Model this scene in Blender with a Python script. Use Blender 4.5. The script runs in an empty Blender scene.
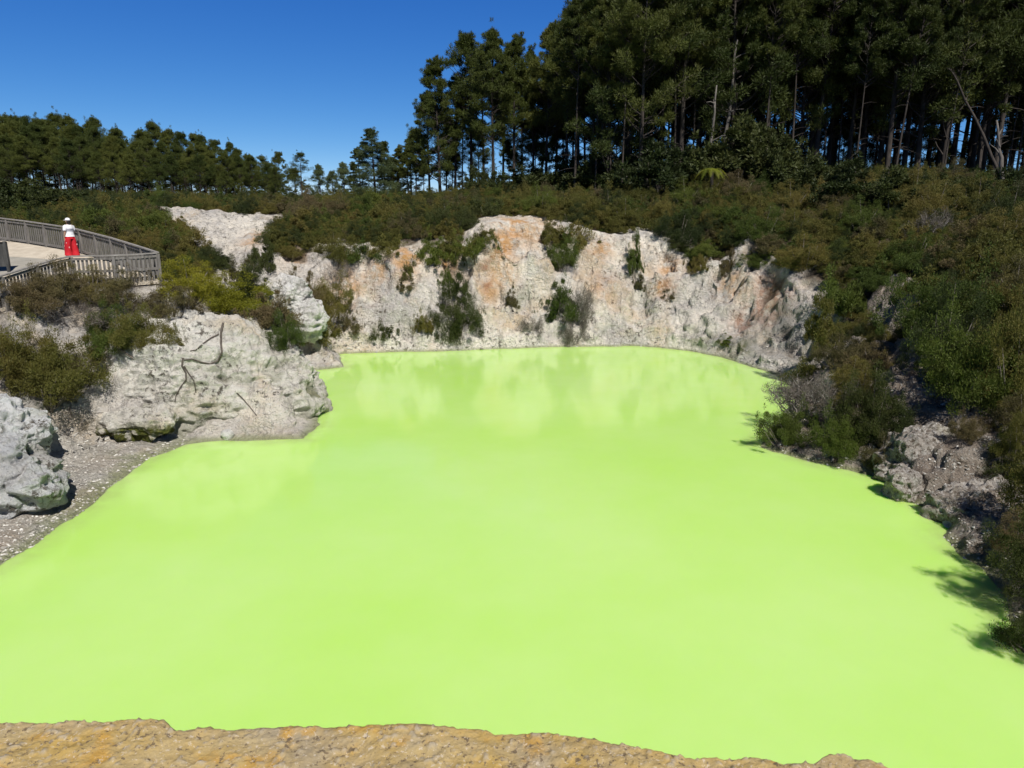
import bpy, math, random
import numpy as np
from mathutils import Vector, Matrix
from mathutils.bvhtree import BVHTree

random.seed(7)
RNG = np.random.default_rng(11)
S = bpy.context.scene
COL = S.collection
PITCH, F, EYE = math.radians(13.4), 711.0, 8.0
CP, SP = math.cos(PITCH), math.sin(PITCH)

# ------------------------------------------------------------------ helpers
def ray(px, py):
    """direction of the sight line that was surveyed on the photograph"""
    a, b = (px - 512) / F, (384 - py) / F
    v = np.array([a, CP + b * SP, -SP + b * CP])
    return v
def on_level(px, py, z=0.0):
    v = ray(px, py); t = (z - EYE) / v[2]
    return (v[0] * t, v[1] * t)
def at_depth(px, py, y):
    v = ray(px, py); t = y / v[1]
    return (v[0] * t, y, EYE + v[2] * t)

def _h(ix, iy, iz, seed):
    with np.errstate(over='ignore'):
        n = (ix.astype(np.int64) * 73856093) ^ (iy.astype(np.int64) * 19349663) ^ (iz.astype(np.int64) * 83492791) ^ (seed * 2654435761)
        n = (n ^ (n >> 13)) * 1274126177
        n = n & 0x7fffffff
        n = (n ^ (n >> 16)) * 668265263
        n = n & 0x7fffffff
    return n / float(0x7fffffff)
def noise(x, y, z=0.0, seed=0):
    """value noise, -1..1"""
    x = np.asarray(x, float); y = np.asarray(y, float); z = np.zeros_like(x) + z
    ix, iy, iz = np.floor(x), np.floor(y), np.floor(z)
    fx, fy, fz = x - ix, y - iy, z - iz
    u, v, w = [f * f * f * (f * (f * 6 - 15) + 10) for f in (fx, fy, fz)]
    out = 0
    for a in (0, 1):
        for b in (0, 1):
            for c in (0, 1):
                wt = (u if a else 1 - u) * (v if b else 1 - v) * (w if c else 1 - w)
                out = out + wt * _h(ix + a, iy + b, iz + c, seed)
    return out * 2 - 1
def fbm(x, y, z=0.0, seed=0, octv=4, gain=.5):
    s, a, f, t = 0, 1, 1, 0
    for k in range(octv):
        s = s + a * noise(x * f, y * f, z * f, seed + k * 17); t += a; a *= gain; f *= 2.03
    return s / t
def ridged(x, y, z=0.0, seed=0, octv=4, gain=.5):
    s, a, f, t = 0, 1, 1, 0
    for k in range(octv):
        s = s + a * (1 - 2 * np.abs(noise(x * f, y * f, z * f, seed + k * 17))); t += a; a *= gain; f *= 2.03
    return s / t
def sstep(a, b, x):
    t = np.clip((x - a) / (b - a), 0, 1); return t * t * (3 - 2 * t)

def mesh_np(name, verts, faces, smooth=False):
    """faces: (n,3) or (n,4) int array"""
    me = bpy.data.meshes.new(name)
    verts = np.asarray(verts, np.float32); faces = np.asarray(faces, np.int32)
    n, k = faces.shape
    me.vertices.add(len(verts)); me.vertices.foreach_set('co', verts.ravel())
    me.loops.add(n * k); me.loops.foreach_set('vertex_index', faces.ravel())
    me.polygons.add(n)
    me.polygons.foreach_set('loop_start', np.arange(0, n * k, k, dtype=np.int32))
    me.polygons.foreach_set('loop_total', np.full(n, k, np.int32))
    me.polygons.foreach_set('use_smooth', np.full(n, smooth, bool))
    me.update(calc_edges=True); me.validate()
    return me
def attr(me, name, vals):
    a = me.attributes.new(name, 'FLOAT', 'POINT'); a.data.foreach_set('value', np.asarray(vals, np.float32))
def link(name, me, mat=None, parent=None, loc=(0, 0, 0)):
    o = bpy.data.objects.new(name, me); COL.objects.link(o); o.location = loc
    if mat is not None and me is not None and not me.materials: me.materials.append(mat)
    if parent is not None: o.parent = parent
    return o
def tag(o, label=None, cat=None, group=None, kind=None):
    if label: o['label'] = label
    if cat: o['category'] = cat
    if group: o['group'] = group
    if kind: o['kind'] = kind
    return o
def empty(name, loc=(0, 0, 0), rz=0):
    o = bpy.data.objects.new(name, None); COL.objects.link(o); o.location = loc; o.rotation_euler = (0, 0, rz)
    return o

class MB:
    """collects vertices and faces of one mesh"""
    def __init__(s): s.v, s.q = [], []
    def box(s, c, half, ax=(1, 0, 0), up=(0, 0, 1)):
        ax = Vector(ax).normalized(); up = Vector(up); side = up.cross(ax).normalized(); up = ax.cross(side)
        c = Vector(c); b = len(s.v)
        for i in (-1, 1):
            for j in (-1, 1):
                for k in (-1, 1):
                    s.v.append(c + ax * half[0] * i + side * half[1] * j + up * half[2] * k)
        for f in ((0, 1, 3, 2), (4, 6, 7, 5), (0, 4, 5, 1), (2, 3, 7, 6), (0, 2, 6, 4), (1, 5, 7, 3)):
            s.q.append(tuple(b + i for i in f))
    def beam(s, p, q, w, h):
        p, q = Vector(p), Vector(q); s.box((p + q) / 2, ((q - p).length / 2, w / 2, h / 2), q - p)
    def tube(s, pts, rad, n=6):
        pts = [Vector(p) for p in pts]; b = len(s.v)
        for i, p in enumerate(pts):
            d = (pts[min(i + 1, len(pts) - 1)] - pts[max(i - 1, 0)]).normalized()
            a = d.cross(Vector((.31, .77, .55))).normalized(); c = d.cross(a)
            r = rad[i] if hasattr(rad, '__len__') else rad
            for k in range(n):
                t = 2 * math.pi * k / n
                s.v.append(p + (a * math.cos(t) + c * math.sin(t)) * r)
        for i in range(len(pts) - 1):
            for k in range(n):
                k2 = (k + 1) % n
                s.q.append((b + i * n + k, b + i * n + k2, b + (i + 1) * n + k2, b + (i + 1) * n + k))
        s.v.append(pts[-1]); e = len(s.v) - 1; l = b + (len(pts) - 1) * n
        for k in range(0, n, 2): s.q.append((l + k, l + (k + 1) % n, l + (k + 2) % n, e))
    def loft(s, rings, n=16, cap=True):
        """rings: (cx, cy, z, rx, ry)"""
        b = len(s.v)
        for cx, cy, z, rx, ry in rings:
            for k in range(n):
                t = 2 * math.pi * k / n; s.v.append(Vector((cx + rx * math.cos(t), cy + ry * math.sin(t), z)))
        for i in range(len(rings) - 1):
            for k in range(n):
                k2 = (k + 1) % n
                s.q.append((b + i * n + k, b + i * n + k2, b + (i + 1) * n + k2, b + (i + 1) * n + k))
        if cap:
            for i in (0, len(rings) - 1):
                s.v.append(Vector(rings[i][:3])); e = len(s.v) - 1
                for k in range(0, n, 2): s.q.append((b + i * n + k, b + i * n + (k + 1) % n, b + i * n + (k + 2) % n, e))
    def mesh(s, name, smooth=False):
        return mesh_np(name, [tuple(v) for v in s.v], s.q, smooth)
    def build(s, name, mat, parent=None, smooth=False):
        return link(name, s.mesh(name, smooth), mat, parent)

# ------------------------------------------------------------------ materials
def new_mat(name):
    m = bpy.data.materials.new(name); m.use_nodes = True
    nt = m.node_tree; return m, nt, nt.nodes['Principled BSDF']
def N(nt, t, **kw):
    n = nt.nodes.new(t)
    for k, v in kw.items(): setattr(n, k, v)
    return n
def mixc(nt, fac, a, b, mode='MIX'):
    n = N(nt, 'ShaderNodeMix', data_type='RGBA', blend_type=mode)
    for sock, v in ((n.inputs[0], fac), (n.inputs[6], a), (n.inputs[7], b)):
        if hasattr(v, 'is_linked') or hasattr(v, 'node'): nt.links.new(v, sock)
        elif isinstance(v, (int, float)): sock.default_value = v
        else: sock.default_value = (*v, 1)
    return n.outputs[2]
def tex(nt, scale, detail=4, rough=.6, coord=None, kind='noise', lo=None, hi=None):
    if kind == 'noise':
        t = N(nt, 'ShaderNodeTexNoise'); t.inputs['Scale'].default_value = scale
        t.inputs['Detail'].default_value = detail; t.inputs['Roughness'].default_value = rough; out = t.outputs[0]
    else:
        t = N(nt, 'ShaderNodeTexVoronoi'); t.inputs['Scale'].default_value = scale; out = t.outputs[0]
        if kind == 'edge': t.feature = 'DISTANCE_TO_EDGE'
    if coord is not None: nt.links.new(coord, t.inputs['Vector'])
    if lo is not None: out = ramp(nt, out, lo, hi)
    return out
def ramp(nt, v, lo, hi, to=(0, 1)):
    r = N(nt, 'ShaderNodeMapRange'); r.clamp = True; nt.links.new(v, r.inputs[0])
    r.inputs[1].default_value, r.inputs[2].default_value = lo, hi
    r.inputs[3].default_value, r.inputs[4].default_value = to
    return r.outputs[0]
def math_(nt, op, a, b):
    n = N(nt, 'ShaderNodeMath', operation=op)
    for s, v in ((n.inputs[0], a), (n.inputs[1], b)):
        if isinstance(v, (int, float)): s.default_value = v
        else: nt.links.new(v, s)
    return n.outputs[0]
def at_(nt, name):
    return N(nt, 'ShaderNodeAttribute', attribute_name=name).outputs['Fac']
def bump(nt, b, h, strength=.5, dist=.1):
    n = N(nt, 'ShaderNodeBump'); n.inputs['Strength'].default_value = strength; n.inputs['Distance'].default_value = dist
    nt.links.new(h, n.inputs['Height']); nt.links.new(n.outputs[0], b.inputs['Normal'])

def rock_colour(nt, P, light=(.85, .785, .69), mid=(.54, .505, .475), warm=(.66, .52, .355)):
    c = mixc(nt, tex(nt, .34, 7, .66, P, lo=.42, hi=.60), light, mid)
    c = mixc(nt, math_(nt, 'MULTIPLY', tex(nt, .27, 6, .62, P, lo=.52, hi=.66), .85), c, warm)
    st = N(nt, 'ShaderNodeMapping'); st.inputs['Scale'].default_value = (1.6, 1.6, .34); st.inputs['Rotation'].default_value = (.25, .2, 0); nt.links.new(P, st.inputs[0])
    c = mixc(nt, math_(nt, 'MULTIPLY', tex(nt, 1.1, 7, .7, st.outputs[0], lo=.54, hi=.66), .6), c, (.29, .27, .25))
    clus = tex(nt, .8, 4, .6, P, lo=.46, hi=.6)
    c = mixc(nt, math_(nt, 'MULTIPLY', clus, tex(nt, 4.2, 6, .74, P, lo=.53, hi=.59)), c, (.13, .115, .095))
    c = mixc(nt, math_(nt, 'MULTIPLY', tex(nt, 11, 4, .7, P, lo=.59, hi=.66), .6), c, (.18, .165, .14))
    c = mixc(nt, math_(nt, 'MULTIPLY', tex(nt, 6, 4, .7, P, lo=.54, hi=.66), .6), c, (.86, .84, .80))
    c = mixc(nt, math_(nt, 'MULTIPLY', tex(nt, .7, 5, .65, P, lo=.60, hi=.70), .5), c, (.42, .42, .29))
    # dark joints where the rock has parted
    wv = N(nt, 'ShaderNodeVectorMath', operation='ADD'); nz = N(nt, 'ShaderNodeTexNoise'); nz.inputs['Scale'].default_value = 1.3; nz.inputs['Detail'].default_value = 4; nt.links.new(P, nz.inputs['Vector'])
    nt.links.new(P, wv.inputs[0]); nt.links.new(nz.outputs['Color'], wv.inputs[1])
    ed = tex(nt, .85, kind='edge', coord=wv.outputs[0])
    jm = math_(nt, 'MULTIPLY', ramp(nt, ed, .0, .035, (1, 0)), tex(nt, .6, 3, .6, P, lo=.47, hi=.58))
    return mixc(nt, math_(nt, 'MULTIPLY', jm, .55), c, (.11, .095, .075))

def terrain_mat():
    m, nt, b = new_mat('crater_ground')
    P = N(nt, 'ShaderNodeNewGeometry').outputs['Position']
    rock = rock_colour(nt, P)
    # stains that belong to the cliff
    org = math_(nt, 'MULTIPLY', at_(nt, 'orange'), tex(nt, 1.3, 5, .65, P, lo=.36, hi=.58))
    rock = mixc(nt, org, rock, (.62, .33, .12))
    red = math_(nt, 'MULTIPLY', at_(nt, 'red'), tex(nt, 1.6, 5, .6, P, lo=.34, hi=.55))
    rock = mixc(nt, red, rock, (.40, .165, .075))
    gry = math_(nt, 'MULTIPLY', at_(nt, 'grey'), tex(nt, .9, 4, .6, P, lo=.3, hi=.6))
    rock = mixc(nt, gry, rock, (.36, .355, .34))
    mos = math_(nt, 'MULTIPLY', at_(nt, 'moss'), tex(nt, 1.1, 4, .6, P, lo=.45, hi=.6))
    rock = mixc(nt, mos, rock, (.085, .10, .025))
    # gravel beach
    g = tex(nt, 16, kind='voronoi', coord=P); g2 = tex(nt, 6, 6, .75, P)
    grav = mixc(nt, ramp(nt, g2, .35, .65), (.46, .43, .39), (.72, .69, .64))
    vor = N(nt, 'ShaderNodeTexVoronoi'); vor.inputs['Scale'].default_value = 15; nt.links.new(P, vor.inputs['Vector'])
    sep = N(nt, 'ShaderNodeSeparateColor'); nt.links.new(vor.outputs['Color'], sep.inputs[0])
    grav = mixc(nt, ramp(nt, sep.outputs[0], .5, 1, (0, .75)), grav, (.64, .62, .58))
    grav = mixc(nt, ramp(nt, sep.outputs[1], .75, 1, (0, .8)), grav, (.15, .135, .12))
    grav = mixc(nt, tex(nt, .5, 3, .6, P, lo=.45, hi=.7), grav, (.52, .43, .34))
    # soil and litter under the scrub
    soil = mixc(nt, tex(nt, 1.2, 6, .7, P, lo=.35, hi=.65), (.055, .042, .028), (.14, .105, .07))
    soil = mixc(nt, tex(nt, 4, 4, .7, P, lo=.55, hi=.7), soil, (.24, .20, .155))
    bank = mixc(nt, tex(nt, .8, 6, .7, P, lo=.38, hi=.62), (.21, .165, .13), (.40, .35, .30))
    bank = mixc(nt, tex(nt, 7, 4, .7, P, lo=.56, hi=.66), bank, (.55, .52, .48))
    bank = mixc(nt, tex(nt, 4.5, 4, .7, P, lo=.56, hi=.68), bank, (.07, .055, .04))
    c = mixc(nt, at_(nt, 'rock'), soil, rock)
    c = mixc(nt, at_(nt, 'bank'), c, bank)
    c = mixc(nt, at_(nt, 'gravel'), c, grav)
    # wet band where the pool laps: a greenish mineral line
    sz = N(nt, 'ShaderNodeSeparateXYZ'); nt.links.new(P, sz.inputs[0])
    wet = ramp(nt, sz.outputs[2], .03, .16, (.75, 0))
    c = mixc(nt, wet, c, (.30, .33, .15))
    nt.links.new(c, b.inputs['Base Color'])
    b.inputs['Roughness'].default_value = .93; b.inputs['Specular IOR Level'].default_value = .2
    h = math_(nt, 'ADD', math_(nt, 'MULTIPLY', tex(nt, 3.2, 8, .72, P), 1.0), math_(nt, 'MULTIPLY', g, .14))
    bump(nt, b, h, 1.0, .42)
    return m

def boulder_mat(name, light, mid, warm, chips=0.0):
    m, nt, b = new_mat(name)
    P = N(nt, 'ShaderNodeNewGeometry').outputs['Position']
    c = rock_colour(nt, P, light, mid, warm)
    if chips:
        c = mixc(nt, math_(nt, 'MULTIPLY', tex(nt, 8, 4, .7, P, lo=.52, hi=.6), chips), c, (.13, .10, .075))
        c = mixc(nt, math_(nt, 'MULTIPLY', tex(nt, 11, 3, .7, P, lo=.56, hi=.62), chips), c, (.68, .65, .61))
    mk = math_(nt, 'MULTIPLY', at_(nt, 'moss'), tex(nt, 2.2, 5, .65, P, lo=.37, hi=.48))
    c = mixc(nt, mk, c, mixc(nt, tex(nt, 6, 4, .6, P, lo=.4, hi=.6), (.060, .075, .014), (.145, .145, .035)))
    nt.links.new(c, b.inputs['Base Color']); b.inputs['Roughness'].default_value = .92; b.inputs['Specular IOR Level'].default_value = .2
    bump(nt, b, tex(nt, 4.2, 8, .74, P), 1.0, .35)
    return m

def ledge_mat():
    m, nt, b = new_mat('ochre_ledge')
    P = N(nt, 'ShaderNodeNewGeometry').outputs['Position']
    c = mixc(nt, tex(nt, 2.4, 6, .65, P, lo=.36, hi=.64), (.44, .30, .095), (.40, .315, .175))
    c = mixc(nt, tex(nt, 1.3, 5, .6, P, lo=.5, hi=.66), c, (.34, .285, .205))
    c = mixc(nt, math_(nt, 'MULTIPLY', tex(nt, 5, 5, .65, P, lo=.55, hi=.66), .8), c, (.48, .275, .055))
    c = mixc(nt, math_(nt, 'MULTIPLY', tex(nt, 26, 4, .7, P, lo=.57, hi=.63), .9), c, (.15, .11, .07))
    c = mixc(nt, math_(nt, 'MULTIPLY', tex(nt, 40, 3, .7, P, lo=.59, hi=.65), .7), c, (.58, .50, .39))
    c = mixc(nt, math_(nt, 'MULTIPLY', at_(nt, 'stone'), .7), c, (.37, .32, .25))
    nt.links.new(c, b.inputs['Base Color']); b.inputs['Roughness'].default_value = .9; b.inputs['Specular IOR Level'].default_value = .2
    bump(nt, b, math_(nt, 'ADD', tex(nt, 34, 8, .78, P), math_(nt, 'MULTIPLY', tex(nt, 60, kind='voronoi', coord=P), .35)), .9, .010)
    return m

def water_mat():
    m, nt, b = new_mat('milky_green_water')
    P = N(nt, 'ShaderNodeNewGeometry').outputs['Position']
    c = mixc(nt, tex(nt, .085, 5, .6, P, lo=.36, hi=.60), WATER_A, WATER_B)
    c = mixc(nt, math_(nt, 'MULTIPLY', at_(nt, 'shallow'), tex(nt, 1.2, 4, .6, P, lo=.3, hi=.65)), c, (.36, .50, .15))
    nt.links.new(c, b.inputs['Base Color'])
    b.inputs['Roughness'].default_value = .10; b.inputs['IOR'].default_value = 1.33
    b.inputs['Subsurface Weight'].default_value = 1.0; b.inputs['Subsurface Radius'].default_value = (1, 1.2, .5); b.inputs['Subsurface Scale'].default_value = .35
    mp = N(nt, 'ShaderNodeMapping'); mp.inputs['Scale'].default_value = (1, .7, 1); nt.links.new(P, mp.inputs[0])
    bump(nt, b, tex(nt, 1.6, 4, .55, mp.outputs[0]), .10, .03)
    return m

def leaf_mat(name, a, bb, tip, trans=.25):
    m, nt, b = new_mat(name)
    info = N(nt, 'ShaderNodeObjectInfo')
    P = N(nt, 'ShaderNodeNewGeometry').outputs['Position']
    c = mixc(nt, at_(nt, 'tone'), a, bb)
    c = mixc(nt, ramp(nt, tex(nt, .7, 3, .6, P), .35, .65, (0, .75)), c, tip)
    hs = N(nt, 'ShaderNodeHueSaturation'); nt.links.new(c, hs.inputs['Color'])
    nt.links.new(ramp(nt, info.outputs['Random'], 0, 1, (.482, .518)), hs.inputs['Hue'])
    nt.links.new(ramp(nt, info.outputs['Random'], 1, 0, (.75, 1.3)), hs.inputs['Value'])
    nt.links.new(hs.outputs[0], b.inputs['Base Color'])
    b.inputs['Roughness'].default_value = .6; b.inputs['Specular IOR Level'].default_value = .25
    tr = N(nt, 'ShaderNodeBsdfTranslucent'); nt.links.new(hs.outputs[0], tr.inputs['Color'])
    mx = N(nt, 'ShaderNodeMixShader'); mx.inputs[0].default_value = trans
    nt.links.new(b.outputs[0], mx.inputs[1]); nt.links.new(tr.outputs[0], mx.inputs[2])
    nt.links.new(mx.outputs[0], nt.nodes['Material Output'].inputs[0])
    return m

def plain(name, a, bb, scale=6, rough=.8, stretch=(1, 1, 1), strength=.4, spec=.3):
    m, nt, b = new_mat(name)
    P = N(nt, 'ShaderNodeTexCoord').outputs['Object']
    mp = N(nt, 'ShaderNodeMapping'); mp.inputs['Scale'].default_value = stretch; nt.links.new(P, mp.inputs[0])
    t = tex(nt, scale, 5, .65, mp.outputs[0])
    nt.links.new(mixc(nt, ramp(nt, t, .35, .65), a, bb), b.inputs['Base Color'])
    b.inputs['Roughness'].default_value = rough; b.inputs['Specular IOR Level'].default_value = spec
    bump(nt, b, t, strength, .02)
    return m

WATER_A, WATER_B = (.435, .70, .15), (.49, .72, .23)
M = {}
M['ground'] = terrain_mat()
M['headland'] = boulder_mat('headland_rock', (.90, .865, .79), (.68, .645, .58), (.80, .67, .48))
M['bluegrey'] = boulder_mat('bluegrey_rock', (.78, .79, .80), (.55, .56, .58), (.55, .52, .48))
M['white_rock'] = boulder_mat('white_rock', (.80, .785, .76), (.62, .60, .57), (.62, .55, .45))
M['bank_rock'] = boulder_mat('bank_rock', (.50, .455, .41), (.29, .25, .215), (.36, .28, .21), chips=.9)
M['ledge'] = ledge_mat()
M['water'] = water_mat()
M['olive'] = leaf_mat('olive_leaves', (0.0612, 0.0660, 0.0132), (0.1584, 0.1512, 0.0336), (0.1248, 0.1008, 0.0264))
M['green'] = leaf_mat('green_leaves', (0.0425, 0.0633, 0.0103), (0.1058, 0.1380, 0.0230), (0.0725, 0.0943, 0.0184))
M['brown'] = leaf_mat('brown_leaves', (0.0630, 0.0494, 0.0221), (0.1418, 0.1134, 0.0525), (0.1050, 0.0966, 0.0378))
M['yellow'] = leaf_mat('yellow_leaves', (0.119, 0.117, 0.009), (0.265, 0.246, 0.020), (0.210, 0.199, 0.017))
M['dark'] = leaf_mat('dark_leaves', (0.021, 0.033, 0.009), (0.052, 0.070, 0.016), (0.040, 0.047, 0.014))
M['drygrey'] = leaf_mat('dry_twigs', (.075, .062, .052), (.17, .145, .125), (.125, .105, .088), .1)
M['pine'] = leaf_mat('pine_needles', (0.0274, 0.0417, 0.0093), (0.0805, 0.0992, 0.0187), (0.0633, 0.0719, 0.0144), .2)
M['litpine'] = leaf_mat('sunlit_needles', (0.0336, 0.0504, 0.0108), (0.1020, 0.1248, 0.0240), (0.0792, 0.0912, 0.0180), .25)  # lighter copy of the pine needles, with sunlit brightness put into the colour
M['paleneedle'] = leaf_mat('pale_needles', (0.0607, 0.0878, 0.0378), (0.1350, 0.1688, 0.0675), (0.1080, 0.1350, 0.0607), .25)
M['fern'] = leaf_mat('fern_fronds', (.16, .19, .02), (.32, .33, .04), (.24, .27, .03), .35)
M['bark'] = plain('pine_bark', (.022, .018, .015), (.070, .058, .050), 5, .95, (1, 1, .25), .8)
M['palebark'] = plain('pale_bark', (.08, .07, .06), (.18, .163, .146), 5, .95, (1, 1, .25), .8)
M['stem'] = plain('shrub_stem', (.06, .05, .04), (.19, .165, .14), 9, .95)
M['deadwood'] = plain('bleached_wood', (.16, .145, .13), (.34, .315, .29), 7, .9)
M['root'] = plain('dark_root', (.055, .045, .038), (.12, .10, .085), 9, .9)
M['timber'] = plain('weathered_timber', (.105, .096, .087), (.225, .21, .195), 3, .9, (4, 4, .6), .4)
M['darktimber'] = plain('dark_timber', (.035, .036, .035), (.075, .075, .072), 3, .9, (4, 4, .6), .4)
M['railtimber'] = plain('rail_timber', (.17, .155, .142), (.31, .29, .272), 3, .9, (.6, 4, 4), .4)
M['path'] = plain('sandy_path', (.40, .345, .275), (.53, .47, .385), 2.2, .95)
M['pathgrey'] = plain('worn_path', (.25, .235, .205), (.33, .31, .27), 2.2, .95)
M['skin'] = plain('skin', (.42, .25, .17), (.48, .29, .20), 20, .55, strength=.05)
M['white_cloth'] = plain('white_cloth', (.68, .68, .72), (.80, .80, .82), 14, .85, strength=.2)
M['print_cloth'] = plain('grey_print', (.25, .25, .29), (.35, .35, .4), 20, .85, strength=.1)
M['red_cloth'] = plain('red_cloth', (.36, .007, .014), (.46, .012, .022), 6, .8, strength=.2)
M['pale_print'] = plain('pale_print', (.60, .30, .30), (.72, .42, .40), 6, .8, strength=.1)
M['hair'] = plain('dark_hair', (.012, .010, .009), (.03, .024, .02), 20, .5, strength=.1)
M['shoe'] = plain('shoe', (.10, .09, .09), (.16, .15, .14), 20, .7, strength=.1)
M['eye'] = plain('eye', (.02, .015, .012), (.03, .02, .02), 20, .3, strength=.0)

# ------------------------------------------------------------------ pool outline and terrain
SHORE_PX = [(-100, 640), (-40, 590), (0, 567), (30, 548), (60, 527), (100, 497), (125, 475), (150, 458), (185, 445), (220, 441), (262, 441),
            (305, 439), (318, 425), (320, 412), (312, 398), (303, 384), (299, 371), (318, 370), (345, 367), (337, 354), (390, 352), (450, 351),
            (500, 349), (560, 347), (640, 346), (690, 351), (720, 357), (750, 366), (775, 374), (788, 384), (796, 400), (780, 420), (765, 434),
            (762, 447), (790, 456), (830, 466), (880, 477), (895, 490), (920, 505), (945, 512), (955, 520), (941, 535), (960, 555), (985, 568),
            (1002, 590), (1015, 622), (1040, 655), (1120, 720), (1200, 790)]
SHORE = [on_level(*p) for p in SHORE_PX] + [(6.5, 5.6), (3.0, 5.0), (0, 5.1), (-4, 5.0), (-7.5, 6.2), (-9.6, 9.0)]
SHORE = np.array(SHORE)
CEN = np.array([1.0, 24.0])
def poly_dist(poly, x, y):
    """signed distance, positive outside"""
    best = np.full(x.shape, 1e9); ins = np.zeros(x.shape, bool)
    n = len(poly)
    for i in range(n):
        ax, ay = poly[i]; bx, by = poly[(i + 1) % n]
        ex, ey = bx - ax, by - ay
        t = np.clip(((x - ax) * ex + (y - ay) * ey) / (ex * ex + ey * ey + 1e-12), 0, 1)
        best = np.minimum(best, (x - ax - t * ex) ** 2 + (y - ay - t * ey) ** 2)
        cond = ((ay > y) != (by > y)) & (x < (bx - ax) * (y - ay) / (by - ay + 1e-12) + ax)
        ins ^= cond
    d = np.sqrt(best)
    return np.where(ins, -d, d)

# stations round the pool: pixel or plan point on the shore, profile (distance, height), scrub edge, [rock, gravel, bank]
ST = [
    (on_level(-100, 640), [(0, 0), (3, 1.0), (6, 2.2), (12, 4.5), (30, 6)], 5, (0, 1, 0)),
    (on_level(60, 527), [(0, 0), (4, .9), (6.5, 2.0), (8, 3.4), (11, 4.9), (14, 5.3), (30, 6.2)], 7, (.2, .9, 0)),
    (on_level(130, 470), [(0, 0), (2.5, .5), (4, 1.7), (6, 3.2), (8, 4.5), (11, 5.2), (16, 5.6), (30, 6.4)], 5.5, (.7, .6, 0)),
    (on_level(190, 444), [(0, 0), (1.5, .35), (3, 1.6), (5, 2.9), (7, 4.2), (10, 5.0), (16, 6.0), (30, 7)], 5.6, (1, .2, 0)),
    (on_level(319, 420), [(0, 0), (.7, .35), (1.5, 1.3), (3, 2.2), (6, 3.9), (9, 4.8), (16, 6), (30, 7)], 5, (1, 0, 0)),
    (on_level(300, 371), [(0, 0), (1, .5), (2.4, 2.2), (4.5, 3.7), (8, 5.2), (12, 6.3), (16, 6.8), (30, 7.5)], 5, (1, 0, 0)),
    (on_level(340, 353), [(0, 0), (.3, .5), (1, 1.4), (2, 2.5), (4, 5), (5.6, 6.2), (8, 6.9), (15, 7.4), (30, 8)], 5, (1, 0, 0)),
    (on_level(420, 351), [(0, 0), (.3, .5), (1, 1.4), (2, 2.7), (4, 5.3), (5.4, 6.4), (8, 7.1), (15, 7.6), (30, 8)], 4.3, (1, 0, 0)),
    (on_level(470, 350), [(0, 0), (.3, .5), (1, 1.4), (2, 2.8), (3.8, 5.6), (5.2, 6.9), (8, 7.4), (15, 7.8), (30, 8)], 4.2, (1, 0, 0)),
    (on_level(510, 348), [(0, 0), (.3, .5), (1, 1.4), (2, 3.0), (4, 6.3), (5.4, 7.6), (8, 7.9), (15, 8.2), (30, 9)], 9.0, (1, 0, 0)),
    (on_level(560, 347), [(0, 0), (.3, .5), (1, 1.4), (2.2, 2.9), (4.3, 5.8), (5.8, 7.0), (9, 7.8), (15, 8.6), (30, 10)], 5.2, (1, 0, 0)),
    (on_level(630, 346), [(0, 0), (.3, .5), (1, 1.4), (2.5, 3), (4.5, 5.4), (6, 6.4), (10, 7.8), (20, 9.5), (30, 11)], 5.8, (1, 0, 0)),
    (on_level(700, 352), [(0, 0), (.3, .5), (1, 1.4), (3, 3), (5, 5.2), (8, 6.9), (19, 10.6), (30, 13)], 4.0, (1, 0, 0)),
    (on_level(775, 374), [(0, 0), (1, 1), (3, 3.1), (5, 4.6), (10, 7), (20, 10.8), (30, 13)], 2.4, (1, 0, 0)),
    (on_level(796, 400), [(0, 0), (1, .8), (3, 2.4), (5, 3.8), (10, 6.4), (20, 10), (30, 12)], 2.5, (.5, 0, .6)),
    (on_level(764, 440), [(0, 0), (.7, .3), (2, 1), (5, 2.8), (9, 5.0), (15, 7.6), (25, 10.4), (30, 11)], 1.2, (.2, 0, 1)),
    (on_level(890, 485), [(0, 0), (.9, .7), (3, 2.0), (6, 3.7), (9, 5.2), (15, 7.8), (25, 10.4), (30, 11)], 2.4, (.3, 0, 1)),
    (on_level(950, 520), [(0, 0), (1, .7), (3, 1.7), (6, 3.6), (9, 5.2), (15, 7.8), (25, 10.4), (30, 11)], 2.2, (.3, 0, 1)),
    (on_level(1015, 622), [(0, 0), (1, .55), (3, 1.8), (6, 3.8), (10, 6), (20, 9), (30, 10)], 1.4, (.2, 0, 1)),
    ((6.5, 5.6), [(0, 0), (2, 1.8), (5, 4.2), (10, 6), (30, 8)], 4, (.3, 0, 1)),
    ((0, 5.1), [(0, 0), (1, 1.4), (2.5, 4.0), (5, 4.8), (30, 5)], 40, (.6, .4, 0)),
    ((-7.5, 6.2), [(0, 0), (2, .7), (5, 2.5), (10, 4.4), (30, 6)], 40, (.3, .8, 0)),
]
ang = lambda p: math.atan2(p[1] - CEN[1], p[0] - CEN[0])
ST = sorted(ST, key=lambda s: ang(s[0]))
ST_A = np.array([ang(s[0]) for s in ST])

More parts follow.
